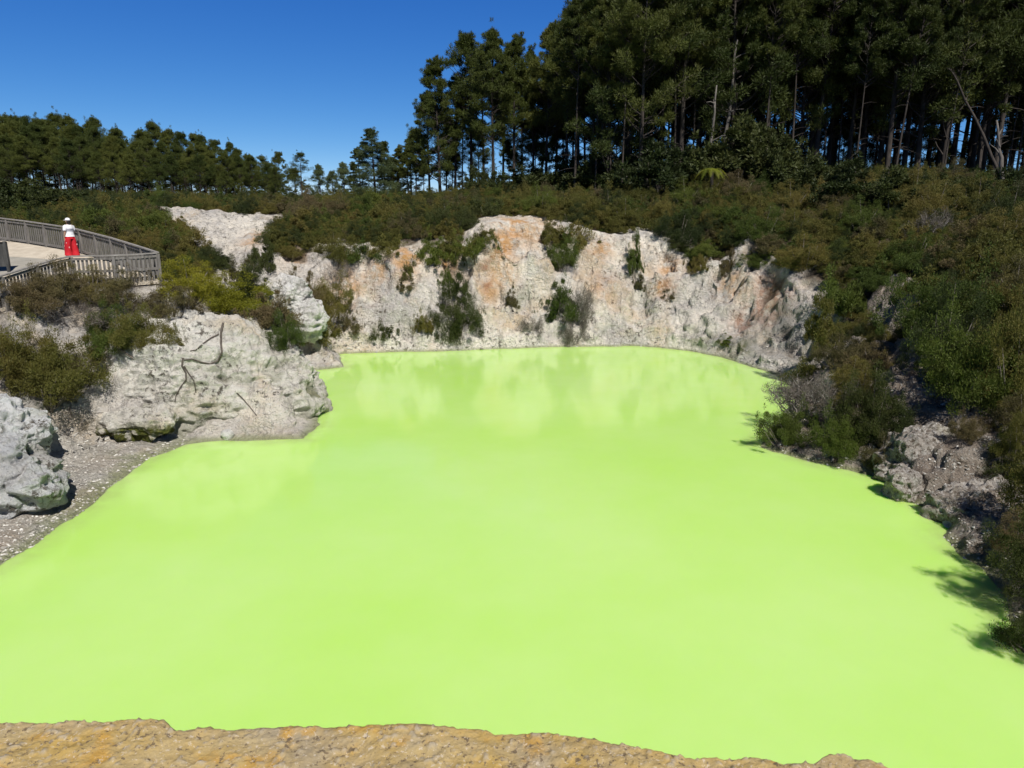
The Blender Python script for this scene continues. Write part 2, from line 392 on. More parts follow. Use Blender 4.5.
def station_mix(x, y):
    th = np.arctan2(y - CEN[1], x - CEN[0]); n = len(ST)
    i1 = np.searchsorted(ST_A, th) % n; i0 = (i1 - 1) % n
    a0, a1 = ST_A[i0], ST_A[i1]
    span = (a1 - a0) % (2 * math.pi); t = ((th - a0) % (2 * math.pi)) / span
    t = t * t * (3 - 2 * t)
    return i0, i1, t
def by_station(x, y, d):
    i0, i1, t = station_mix(x, y)
    z = np.zeros_like(x); edge = np.zeros_like(x); w3 = np.zeros((3,) + x.shape)
    for k, (_, prof, e, w) in enumerate(ST):
        p = np.array(prof); wt = np.where(i0 == k, 1 - t, 0) + np.where(i1 == k, t, 0)
        m = wt > 0
        if not m.any(): continue
        z[m] += wt[m] * np.interp(d[m], p[:, 0], p[:, 1]); edge[m] += wt[m] * e
        for c in range(3): w3[c][m] += wt[m] * w[c]
    return z, edge, w3
FAR = [(-1200, [(10, 6), (60, 9), (130, 12), (260, 10)]), (-200, [(30, 6.3), (60, 8.5), (130, 12.6), (260, 9)]), (0, [(30, 6), (50, 7.4), (90, 9.5), (135, 10.9), (260, 7)]),
       (150, [(40, 6.2), (46.5, 6.3), (53, 8.05), (60, 8.2), (90, 9.2), (135, 10.6), (260, 6)]), (300, [(47, 6.2), (53, 7.9), (60, 8.0), (90, 9), (140, 10.2), (260, 5)]),
       (450, [(46, 7.2), (60, 7.9), (85, 9.6), (100, 9.6), (140, 9), (260, 4)]), (560, [(46, 7.0), (60, 8.8), (76, 11), (95, 11), (140, 8), (260, 3)]),
       (700, [(44, 5.6), (50, 7.6), (62, 10.5), (72, 11.4), (90, 11.4), (140, 8), (260, 3)]), (900, [(26, 4.0), (40, 7), (52, 9.2), (65, 10.9), (90, 11), (140, 9), (260, 3)]),
       (1100, [(16, 4.0), (30, 6.5), (42, 8.3), (55, 9.8), (80, 10.4), (140, 9), (260, 4)]), (2300, [(8, 4), (30, 8), (60, 11), (140, 10), (260, 5)])]
def z_far(x, y):
    r = np.hypot(x, y); yy = np.maximum(y, 1e-3)
    az = np.where(y > 0.05 * np.abs(x), 512 + F * x / np.maximum(yy, np.abs(x) * .05), np.where(x > 0, 9e3, -9e3))
    az = np.clip(az, -1200, 2300)
    dep = np.where(y > np.abs(x) * .7, y, r * .82)
    out = np.zeros_like(x)
    for (a0, t0), (a1, t1) in zip(FAR[:-1], FAR[1:]):
        m = (az >= a0) & (az <= a1)
        t = (az[m] - a0) / (a1 - a0); t0, t1 = np.array(t0), np.array(t1)
        out[m] = (1 - t) * np.interp(dep[m], t0[:, 0], t0[:, 1]) + t * np.interp(dep[m], t1[:, 0], t1[:, 1])
    return out
# the walkway: far and near fence lines in plan, on a gently sloping floor
deck_z = lambda y: 6.05 + .17 * (y - 32)
def plan(px, dep): return ((px - 512) / F * dep * .986, dep)
FENCE_FAR = [plan(-190, 40), plan(-70, 38), plan(0, 36.3), plan(30, 35.3), plan(75, 33.6), plan(112, 31.4), plan(140, 29.6), plan(158, 28.5)]
FENCE_NEAR = [plan(158, 28.5), plan(130, 28.15), plan(100, 28.0), plan(66, 27.9), plan(30, 26.3), plan(0, 25.0), plan(-60, 23.0), plan(-170, 20.5)]
PATH_POLY = FENCE_FAR + FENCE_NEAR[1:]

def height(x, y):
    """ground level without the fine relief; also distance to the pool and cover weights"""
    x = np.asarray(x, float); y = np.asarray(y, float)
    d = poly_dist(SHORE, x, y)
    d = d + .12 * fbm(x * 1.1, y * 1.1, seed=5) * 1.5
    near = sstep(.4, 2.0, d)
    G = ridged(x / 3.4, y / 3.4, seed=21, octv=3)
    de = d + near * (1.5 * G - .1) * sstep(16, 6, d)
    z, edge, w3 = by_station(x, y, de)
    edge = edge + np.where(edge < 20, 1.9 * G + .25, 0)
    w = sstep(8, 17, d) * sstep(4, 14, y)
    z = (1 - w) * z + w * z_far(x, y)
    z = z + sstep(1, 5, d) * .32 * fbm(x / 5, y / 5, seed=3) + sstep(3, 9, d) * .5 * fbm(x / 14, y / 14, seed=8)
    pd = poly_dist(PATH_POLY, x, y)
    k = sstep(2.2, .25, pd)
    z = (1 - k) * z + k * (np.clip(deck_z(y), 3.5, 8) - .16)
    z = np.where(d < 0, np.maximum(d * .9, -1.5), z)
    return z, d, edge, w3, pd

def make_terrain():
    az = np.concatenate([np.radians(np.linspace(-180, -45, 60, endpoint=False)), np.radians(np.linspace(-45, 44, 860, endpoint=False)), np.radians(np.linspace(44, 180, 61))])
    rr = [.6, 1.2, 2, 3]
    while rr[-1] < 420:
        r = rr[-1]
        rr.append(r + (.16 if r < 9 else .12 if r < 27 else .11 if r < 54 else min(.11 + (r - 54) * .03, 9)))
    rr = np.array(rr)
    A, R = np.meshgrid(az, rr, indexing='ij')
    X, Y = R * np.sin(A), R * np.cos(A)
    Z, d, edge, w3, pd = height(X, Y)
    P = np.stack([X, Y, Z], -1)
    def normals(P):
        nr = np.cross(np.gradient(P, axis=1), np.gradient(P, axis=0))
        nr *= np.sign(nr[..., 2:3] + 1e-12)
        return nr / (np.linalg.norm(nr, axis=-1, keepdims=True) + 1e-12)
    nv = normals(P)
    ed = edge + .9 * fbm(X / 2.2, Y / 2.2, seed=31) * 1.5
    bare = sstep(1.2, -.6, d - ed)
    bare = np.maximum(bare, EXPOSED(X, Y))
    rockw, grav, bank = w3
    rockw = np.maximum(rockw, sstep(.5, -.5, poly_dist(np.array(EXP_POLY), X, Y)))
    bank = np.maximum(bank, sstep(16, 17, X) * sstep(40, 38, Y) * .6)
    nz = np.clip(nv[..., 2], 0, 1)
    rough = bare * (.25 + .75 * sstep(.97, .72, nz)) * sstep(.05, .6, d) * sstep(2.4, 1.2, R * 0 + 1.8)
    rough = bare * (.22 + .78 * sstep(.97, .75, nz)) * sstep(.0, .45, d)
    rough = np.maximum(rough, .75 * sstep(.4, -.6, poly_dist(np.array(EXP_POLY), X, Y)))
    rough *= sstep(.2, 1.5, pd)
    p = P
    wob = fbm(p[..., 0] / 2, p[..., 1] / 2, p[..., 2] / 2, seed=77, octv=2)
    px, py, pz = p[..., 0] + wob * .5, p[..., 1] + wob * .4, p[..., 2] * .75 + wob * .3
    disp = .30 * ridged(px / 2.1, py / 2.1, pz / 1.7, seed=41, octv=2) + .24 * fbm(px / .8, py / .8, pz / .62, seed=42, octv=3) \
        + .17 * ridged(px / .42, py / .42, pz / .30, seed=43, octv=3) - .1
    st = fbm(px / 1.4, py / 1.4, seed=44) * .8 + pz * 2.2                         # broken bedding: little steps
    disp = disp + .10 * (np.abs(st - np.floor(st) - .5) * 4 - 1) * sstep(-.1, .3, fbm(px / 1.8, py / 1.8, pz / 1.8, seed=45, octv=2))
    P = P + nv * (disp * rough)[..., None]
    fine = sstep(.0, .5, d) * (.05 * fbm(X / .45, Y / .45, seed=51, octv=3)) * np.where(R > 90, 0, 1)
    P[..., 2] += fine
    na, nr_ = A.shape
    idx = np.arange(na * nr_).reshape(na, nr_)
    faces = np.stack([idx[:-1, :-1], idx[1:, :-1], idx[1:, 1:], idx[:-1, 1:]], -1).reshape(-1, 4)
    me = mesh_np('ground', P.reshape(-1, 3), faces, True)
    orange = np.zeros_like(X); red = np.zeros_like(X); grey = np.zeros_like(X); moss = np.zeros_like(X)
    fwd = P[..., 1] * CP - (P[..., 2] - EYE) * SP; fv = np.where(fwd > 1, fwd, 1e9)
    U_ = 512 + F * P[..., 0] / fv; V_ = 384 - F * (P[..., 1] * SP + (P[..., 2] - EYE) * CP) / fv
    def surf(a_, b_):
        m = ((U_ - a_) ** 2 + (V_ - b_) ** 2 < 9) & (fwd > 1)
        i = np.flatnonzero(m.ravel()); k = i[np.argmin(fwd.ravel()[i])]
        return P.reshape(-1, 3)[k]
    def blob(arr, px_, py_, dep, rad, amt=1.0):
        q = surf(px_, py_)
        g = ((P[..., 0] - q[0]) ** 2 + (P[..., 2] - q[2]) ** 2 + .25 * (P[..., 1] - q[1]) ** 2) / rad ** 2
        np.maximum(arr, amt * np.exp(-g), out=arr)
    for q in [(505, 245, 47, 1.3), (515, 227, 49, 1.5), (490, 290, 45.5, .7, .7), (405, 260, 47, 1.1), (447, 262, 46.5, .8), (345, 285, 45.5, 1.3, .8), (380, 268, 46.5, .9, .7), (500, 275, 46, 1.0, .9), (605, 248, 46, .9, .8),
              (600, 285, 45, 1.1, .5), (668, 268, 44, .8, .9), (735, 285, 42, 1.0, .8), (300, 255, 46, .8, .8), (255, 235, 49, .9), (660, 286, 44, .7, .7), (540, 235, 48, 1.2, .7)]: blob(orange, *q)
    for q in [(770, 292, 40.5, 1.0), (760, 312, 39.5, .9), (742, 322, 39.5, .7, .8), (668, 288, 44, .6, .6), (880, 285, 37, .6, .7), (485, 268, 46.5, .45, .8), (488, 285, 46, .4, .8)]: blob(red, *q)
    for q in [(790, 335, 37.5, 2.2), (760, 350, 37, 1.6, .8), (700, 310, 42, 1.6, .5), (840, 320, 35, 2, .7), (900, 350, 30, 1.6), (905, 485, 19.2, .9)]: blob(grey, *q)
    for q in [(375, 335, 43.5, .5), (700, 340, 41, .7, .8), (735, 345, 39.8, .6), (330, 340, 42, .7), (320, 325, 40, 1.0, .8), (130, 420, 25, 1), (590, 300, 44, .5, .5)]: blob(moss, *q)
    for nm, v in (('rock', np.clip(bare * np.maximum(rockw, .0), 0, 1)), ('gravel', np.clip(grav * bare * sstep(3.2, 1.4, P[..., 2]), 0, 1)), ('bank', np.clip(bank * bare * sstep(0, .2, bank), 0, 1)),
                  ('orange', orange), ('red', red), ('grey', grey), ('moss', moss)):
        attr(me, nm, v.ravel())
    o = link('ground', me, M['ground']); tag(o, kind='structure')
    return o, BVHTree.FromPolygons([tuple(v) for v in P.reshape(-1, 3)[:, :]], [tuple(f) for f in faces.tolist()])

# bare rock above the bay on the left, outlined in plan
EXP_POLY = [plan(150, 53.6), plan(200, 54.2), plan(285, 53.6), plan(296, 50), plan(266, 48.5), plan(270, 46), (-13.4, 45.4), (-11.2, 44.6), (-9.6, 43.9), (-9.6, 41.9), (-10.3, 37.9),
            (-11.5, 38.1), (-13.5, 39.3), (-16, 42.3), (-18.5, 44.8), (-20.5, 46.3), plan(192, 48.2), plan(168, 50.5)]
BARE = [[(18.0, 36.2), (19.4, 36.0), (20.0, 33.6), (18.6, 31.9), (16.8, 31.2), (16.9, 33.4)], [(12.4, 24.9), (14.2, 26.9), (14.8, 24.6), (13.4, 23.2)], [(15.7, 28.8), (16.5, 26.6), (14.4, 22.5), (13.4, 23.3)],
        [(15.6, 41.0), (17.4, 38.6), (16.8, 35.1), (14.9, 36.3)], [(10.6, 18.6), (12.6, 18.9), (14.4, 18.4), (13.2, 15.4), (11.0, 15.0)], [(12.2, 22.4), (14.2, 22.0), (13.6, 19.4), (11.6, 19.6)]]
def EXPOSED(x, y):
    n = .9 * fbm(x / 2.1, y / 2.1, seed=61)
    e = sstep(.5, -.5, poly_dist(np.array(EXP_POLY), x, y) + n)
    for q in BARE: e = np.maximum(e, sstep(.3, -.3, poly_dist(np.array(q), x, y) + n * .6))
    return e

ground, GBVH = make_terrain()
def hz(x, y):
    h = GBVH.ray_cast(Vector((x, y, 80)), Vector((0, 0, -1)))
    return h[0].z if h[0] is not None else 0.0
def hit(px, py, trees=None):
    v = Vector(ray(px, py)).normalized(); best = None
    for t in [GBVH] + (trees or []):
        h = t.ray_cast(Vector((0, 0, EYE)), v)
        if h[0] is not None and (best is None or h[3] < best[3]): best = h
    return best[0] if best else None

# pool
nx = 260
wx, wy = np.meshgrid(np.linspace(-24, 22, nx), np.linspace(3.2, 48, nx), indexing='ij')
wi = np.arange(nx * nx).reshape(nx, nx)
wv = np.stack([wx, wy, wx * 0], -1).reshape(-1, 3)
wf = [tuple(f) for f in np.stack([wi[:-1, :-1], wi[1:, :-1], wi[1:, 1:], wi[:-1, 1:]], -1).reshape(-1, 4).tolist()]
rim = list(wi[:, 0]) + list(wi[-1, 1:]) + list(wi[-2::-1, -1]) + list(wi[0, -2:0:-1])
nb_ = len(wv); wv = np.concatenate([wv, wv[rim] - np.array([0, 0, 4.0])]); k_ = len(rim)
wf += [(int(rim[i]), nb_ + i, nb_ + (i + 1) % k_, int(rim[(i + 1) % k_])) for i in range(k_)]
wm = bpy.data.meshes.new('water'); wm.from_pydata([tuple(v) for v in wv], [], wf + [tuple(range(nb_ + k_ - 1, nb_ - 1, -1))])
sd_ = -poly_dist(SHORE, wv[:, 0], wv[:, 1])
attr(wm, 'shallow', sstep(.9, .05, sd_) * .75)
tag(link('water', wm, M['water']), kind='structure')

# foreground ledge
def make_ledge():
    edge_px = [(-300, 760), (-120, 738), (0, 727), (70, 725), (150, 723.5), (165, 725), (173, 735), (230, 733), (330, 730), (430, 729), (490, 734), (550, 738), (600, 748), (660, 758), (700, 765), (770, 763), (782, 769), (815, 769), (832, 760), (868, 763), (890, 772), (1000, 830), (1150, 900)]
    e = np.array([on_level(px, py, 5.6) for px, py in edge_px])
    xs = np.arange(-3.6, 3.2, .011); ye = np.interp(xs, e[:, 0], e[:, 1])
    ye = ye + .05 + .012 * fbm(xs * 9, xs * 0, seed=3) + .008 * fbm(xs * 35, xs * 0, seed=4)
    s = np.concatenate([np.linspace(-2.6, -.9, 30, endpoint=False), np.arange(-.9, .10, .010), np.linspace(.10, 1.6, 50)])
    X = np.repeat(xs[:, None], len(s), 1); Sg = np.repeat(s[None], len(xs), 0); E = ye[:, None]
    r = .05
    Y = np.where(Sg < -r, E + Sg, np.where(Sg < r, E - r + r * np.sin((Sg + r) / (2 * r) * math.pi / 2) * 1.0, E + (Sg - r) * .12))
    Z = np.where(Sg < -r, 0, np.where(Sg < r, -r * (1 - np.cos((Sg + r) / (2 * r) * math.pi / 2)), -r - (Sg - r)))
    top = sstep(.02, -.05, Sg)
    Z = Z + 5.6 + top * (.035 * fbm(X * 2.2, Y * 2.2, seed=6) + .009 * ridged(X * 7, Y * 7, seed=7, octv=3) + .005 * fbm(X * 46, Y * 46, seed=8, octv=2) + .004 * ridged(X * 19, Y * 19, seed=18, octv=2) + .012)
    Y = Y + (1 - top) * .05 * fbm(X * 6, Z * 6, seed=9)
    st = sstep(.6, .75, fbm(X * 42, Y * 42, seed=14, octv=1))
    Z = Z + st * top * .012
    P = np.stack([X, Y, Z], -1); a, b = X.shape; i = np.arange(a * b).reshape(a, b)
    me = mesh_np('rock_ledge', P.reshape(-1, 3), np.stack([i[:-1, :-1], i[1:, :-1], i[1:, 1:], i[:-1, 1:]], -1).reshape(-1, 4), True)
    attr(me, 'stone', (st * top).ravel())
    tag(link('rock_ledge', me, M['ledge']), 'ochre pebbly rock ledge along the bottom edge above the pool', 'ledge', kind='structure')
make_ledge()

# ------------------------------------------------------------------ rocks
def lump(name, c, r, mat, seed, n=90, rot=0, power=2.4, amp=1.0, mossy=0.0, hang=0.0, skew=0.0):
    """a weathered boulder: rounded block with ridged relief"""
    u = np.linspace(0, 2 * math.pi, 2 * n, endpoint=False); v = np.linspace(-math.pi / 2, math.pi / 2, n)
    U, V = np.meshgrid(u, v, indexing='ij')
    D = np.stack([np.cos(V) * np.cos(U), np.cos(V) * np.sin(U), np.sin(V)], -1)
    k = (np.abs(D) ** power).sum(-1) ** (-1 / power)
    P = D * k[..., None] * np.array(r)
    if hang: P[..., :2] *= (1 - hang * sstep(.2, -.9, P[..., 2:3] / r[2]))
    if skew: P[..., 0] -= skew * np.maximum(P[..., 2], -.2)
    nrm = D / np.array(r); nrm /= np.linalg.norm(nrm, axis=-1, keepdims=True)
    sc = max(r) / 4
    q = P + np.array(c)
    big = fbm(q[..., 0] / (2.4 * sc), q[..., 1] / (2.4 * sc), q[..., 2] / (2.0 * sc), seed=seed, octv=2)
    r1 = ridged(q[..., 0] / (1.5 * sc), q[..., 1] / (1.5 * sc), q[..., 2] / (1.1 * sc), seed=seed + 3, octv=3)
    r2 = ridged(q[..., 0] / .34, q[..., 1] / .34, q[..., 2] / .26, seed=seed + 5, octv=2)
    r3 = fbm(q[..., 0] / .7, q[..., 1] / .7, q[..., 2] / .55, seed=seed + 8, octv=3)
    bed = fbm(q[..., 0] / 1.5, q[..., 1] / 1.5, q[..., 2] / 1.5, seed=seed + 9, octv=2) * .9 + q[..., 2] * 1.7 + q[..., 0] * .35
    bed = np.abs(bed - np.floor(bed) - .5) * 4 - 1
    dsp = amp * (sc * (.55 * big + .36 * r1) + .13 * r2 + .24 * r3 + .05 * bed * min(1, sc * 1.5))
    P = P + nrm * dsp[..., None]
    a, b = U.shape; i = np.arange(a * b).reshape(a, b); i2 = np.concatenate([i, i[:1]], 0)
    faces = np.stack([i2[:-1, :-1], i2[1:, :-1], i2[1:, 1:], i2[:-1, 1:]], -1).reshape(-1, 4)
    me = mesh_np(name, P.reshape(-1, 3), faces, True)
    hollow = sstep(.16, -.12, r1 + .3 * r3) * sstep(.75, -.1, nrm[..., 2]) if mossy else r1 * 0
    under = sstep(.35, -.25, nrm[..., 2]) * mossy * (1 if mossy >= 1 else .6)
    attr(me, 'moss', np.clip(np.maximum(hollow * mossy, under), 0, 1).ravel())
    o = link(name, me, mat, loc=c); o.rotation_euler = (0, 0, rot)
    return o
def bvh_of(o):
    mw = Matrix.LocRotScale(o.location, o.rotation_euler, o.scale)
    return BVHTree.FromPolygons([mw @ v.co for v in o.data.vertices], [tuple(p.vertices) for p in o.data.polygons])

hd = lump('rock_headland', (-12.0, 28.5, .45), (3.9, 3.0, 3.2), M['headland'], 5, n=300, power=2.7, mossy=.95, skew=.34, rot=.42)
tag(hd, 'big pale rock headland with mossy hollows jutting into the green pool from the left bank', 'rock')
HB = bvh_of(hd)
mb_ = lump('mossy_boulder', (*at_depth(140, 424, 24.4)[:2], .72), (1.35, .75, .52), M['headland'], 15, n=110, power=2.6, mossy=1.0, hang=.35, rot=.15)
tag(mb_, 'low boulder with dark green mossy underside beside the gravel beach', 'boulder')
q = at_depth(112, 398, 25.6)
tag(lump('mossy_boulder', (q[0], q[1], q[2] - .25), (.85, .8, .75), M['headland'], 19, n=80, mossy=1.0, rot=.5), 'upright beige boulder streaked with moss, just above the low mossy boulder', 'boulder')
q = at_depth(-30, 462, 18.4)
tag(lump('grey_boulder', (q[0], q[1], q[2] - .35), (2.05, 1.2, 1.6), M['bluegrey'], 23, n=170, power=2.2, skew=.55, amp=1.25), 'large jagged pale blue grey boulder on the gravel beach at the left edge', 'boulder')
q = at_depth(30, 486, 17.9)
tag(lump('grey_boulder', (q[0] + .05, q[1], q[2] + .02), (.5, .45, .42), M['bluegrey'], 24, n=70, amp=1.3), 'smaller grey boulder at the foot of the large blue grey boulder', 'boulder')
q = at_depth(-14, 420, 20.6)
tag(lump('grey_boulder', (q[0], q[1], q[2] - .5), (1.5, 1.3, 1.15), M['bluegrey'], 27, n=110, power=2.3, skew=.3, amp=1.2), 'pale rock shelf behind the large jagged boulder at the left edge', 'rock')
q = at_depth(284, 296, 37.6)
tag(lump('white_boulder', (q[0], q[1] + .6, q[2] - .2), (1.15, 1.1, 1.1), M['white_rock'], 31, n=110), 'bright white boulder standing over the bay among dark shrubs', 'boulder')
q = at_depth(304, 318, 37.2)
tag(lump('white_boulder', (q[0], q[1] + .6, q[2] - .2), (.95, .95, 1.0), M['white_rock'], 33, n=90), 'white boulder with lichen just below the bright white one', 'boulder')
q = on_level(227, 440)
tag(lump('round_stone', (q[0], q[1] + .12, .16), (.2, .19, .17), M['white_rock'], 37, n=40, power=2.1, amp=.35), 'small round white stone at the waterline below the headland', 'stone')
q = at_depth(934, 468, 20.4)
tag(lump('bank_rock', (q[0] + .1, q[1] + .5, q[2] - .4), (1.45, 1.25, 1.25), M['bank_rock'], 41, n=130, power=2.6, rot=.5), 'crumbly brown and grey rock outcrop sloping into the pool on the right bank', 'rock')
q = at_depth(902, 487, 19.3)
tag(lump('bank_rock', (q[0] + .1, q[1] + .1, q[2]), (.45, .48, .5), M['bank_rock'], 43, n=70), 'greenish grey rock face at the waterline beside the crumbly outcrop', 'rock')
q = at_depth(1003, 520, 17.4)
tag(lump('bank_rock', (q[0] + .1, q[1] + .4, q[2] - .3), (1.6, 1.2, .95), M['bank_rock'], 47, n=120, power=2.6, rot=.2), 'stony brown rock spur with white chips behind the small inlet on the right bank', 'rock')
q = at_depth(958, 530, 17.3)
tag(lump('bank_rock', (q[0], q[1], q[2] - .1), (.26, .24, .22), M['bluegrey'], 49, n=50), 'small pale grey rock at the tip of the stony spur', 'rock')
q = hit(838, 387)
tag(lump('white_boulder', (q.x, q.y, q.z + .1), (.42, .4, .36), M['white_rock'], 53, n=50), 'white block among grey twigs on the right bank', 'boulder')

# loose stones on the banks and the beach
def make_rubble():
    V, Fc = [], []
    base = 0
    for k in range(6500):
        m = random.random()
        if m < .5: px, py = random.uniform(-40, 190), random.uniform(430, 570)
        elif m < .85: px, py = random.uniform(780, 1040), random.uniform(380, 640)
        else: px, py = random.uniform(340, 790), random.uniform(335, 375)
        h = hit(px, py)
        if h is None or h.z < -.05: continue
        s = random.choice([.014, .018, .022, .03, .04]) * (1 + h.y / 40) * (1.8 if random.random() < .05 else 1)
        a = random.random() * 6.28
        o = np.array([[1, 0, 0], [-.8, .5, 0], [-.3, -1, .1], [.1, .2, .8], [.5, .8, .2], [0, 0, -.5]]) * s * np.array([1, .8, .7]) * RNG.uniform(.7, 1.3, (6, 3))
        R_ = np.array([[math.cos(a), -math.sin(a), 0], [math.sin(a), math.cos(a), 0], [0, 0, 1]])
        V.append(o @ R_.T + np.array([h.x, h.y, h.z])); t = [(0, 4, 3), (4, 1, 3), (1, 2, 3), (2, 0, 3), (0, 5, 4), (4, 5, 1), (1, 5, 2), (2, 5, 0)]
        Fc += [tuple(base + i for i in f) for f in t]; base += 6
    me = mesh_np('gravel', np.concatenate(V), Fc)
    attr(me, 'tone', np.repeat(RNG.random(len(V)) ** 1.1, 6))
    m, nt, b = new_mat('loose_stone'); nt.links.new(mixc(nt, at_(nt, 'tone'), (.22, .20, .175), (.62, .60, .56)), b.inputs['Base Color']); b.inputs['Roughness'].default_value = .9
    tag(link('gravel', me, m), 'loose pale stones strewn over the beach and banks', 'gravel', kind='stuff')
make_rubble()

# ------------------------------------------------------------------ foliage meshes
def leaf_tris(cen, size, n, length, width, flat=.6, up=.35, rng=RNG):
    """n small blades per clump; cen (k,3), size (k,)"""
    k = len(cen)
    d = rng.normal(size=(k, n, 3)); d /= np.linalg.norm(d, axis=-1, keepdims=True)
    rad = rng.random((k, n, 1)) ** .45
    p = cen[:, None] + d * rad * size[:, None, None] * np.array([1, 1, flat])
    dirv = d * .8 + rng.normal(size=d.shape) * .55 + np.array([0, 0, up]); dirv /= np.linalg.norm(dirv, axis=-1, keepdims=True)
    side = np.cross(dirv, rng.normal(size=d.shape)); side /= np.linalg.norm(side, axis=-1, keepdims=True) + 1e-9
    L = length * rng.uniform(.6, 1.35, (k, n, 1)); W = width * rng.uniform(.7, 1.3, (k, n, 1))
    v = np.stack([p - side * W / 2, p + side * W / 2, p + dirv * L], 2).reshape(-1, 3)
    tone = np.repeat(np.clip(.15 + .5 * rng.random((k, n)) + .35 * (rng.random((k, 1))), 0, 1).ravel(), 3)
    return v, np.arange(len(v)).reshape(-1, 3), tone
def foliage_mesh(name, parts, seed):
    V = np.concatenate([p[0] for p in parts]); off = 0; Fs = []
    for p in parts: Fs.append(p[1] + off); off += len(p[0])
    me = mesh_np(name, V, np.concatenate(Fs)); attr(me, 'tone', np.concatenate([p[2] for p in parts]))
    return me
def shrub_meshes(seed, w=1.0, h=1.0, clumps=46, n=190, leaf=(.085, .026), twigs=9):
    rng = np.random.default_rng(seed)
    th = rng.random(clumps) * 6.283; rr = np.sqrt(rng.random(clumps)); lay = rng.random(clumps)
    f1, f2, f3, f4 = rng.random(4) * 6.283
    lobe = 1 + .26 * np.sin(2 * th + f1) + .2 * np.sin(3 * th + f2) + .14 * np.sin(5 * th + f3)
    x, y = rr * np.cos(th) * w * lobe, rr * np.sin(th) * w * lobe
    top = h * np.clip(1 - (rr * .9) ** 2.4, 0, 1) ** .6 * (1 + .3 * np.sin(2 * th + f4) + .2 * np.sin(4 * th + f2)) * rng.uniform(.8, 1.12, clumps)
    z = top * (.06 + .94 * lay ** .7) + .08
    cen = np.stack([x, y, z], -1); size = rng.uniform(.09, .31, clumps)
    p = leaf_tris(cen, size, n, leaf[0], leaf[1], .62, .45, rng)
    # sprigs that break the outline
    k2 = clumps // 2
    sel = rng.integers(0, clumps, k2); c2 = cen[sel] * 1.12 + rng.normal(size=(k2, 3)) * .12 + np.array([0, 0, .1])
    p2 = leaf_tris(c2, rng.uniform(.05, .14, k2), n // 5, leaf[0], leaf[1], 1.3, .7, rng)
    fol = foliage_mesh('foliage', [p, p2], seed)
    mb = MB()
    for i in range(twigs):
        c = cen[rng.integers(0, clumps)]; b = Vector((c[0] * .15, c[1] * .15, -.25)); e = Vector(c)
        mid = b.lerp(e, .5) + Vector(rng.normal(size=3) * .08)
        mb.tube([b, mid, e], [.035, .022, .008], 5)
    return fol, mb.mesh('stem', True)
def dry_meshes(seed, w=1.0, h=1.0):
    """a leafless twiggy shrub"""
    rng = np.random.default_rng(seed); mb = MB(); tips = []
    for i in range(16):
        a = rng.random() * 6.283; b = Vector((0, 0, -.2)); r = rng.uniform(.4, 1) * w
        e = Vector((math.cos(a) * r, math.sin(a) * r, rng.uniform(.35, 1) * h)); m = b.lerp(e, .5) + Vector(rng.normal(size=3) * .1)
        mb.tube([b, m, e], [.03, .02, .008], 5)
        for j in range(9):
            s = m.lerp(e, rng.random()); d = (e - b).normalized() + Vector(rng.normal(size=3) * .6)
            t = s + d.normalized() * rng.uniform(.2, .5); mb.tube([s, s.lerp(t, .5) + Vector(rng.normal(size=3) * .03), t], [.012, .009, .004], 4); tips.append(t)
    t = np.array([tuple(v) for v in tips])
    fol = foliage_mesh('foliage', [leaf_tris(t, np.full(len(t), .16), 34, .13, .012, .9, .3, rng)], seed)
    return fol, mb.mesh('stem', True)

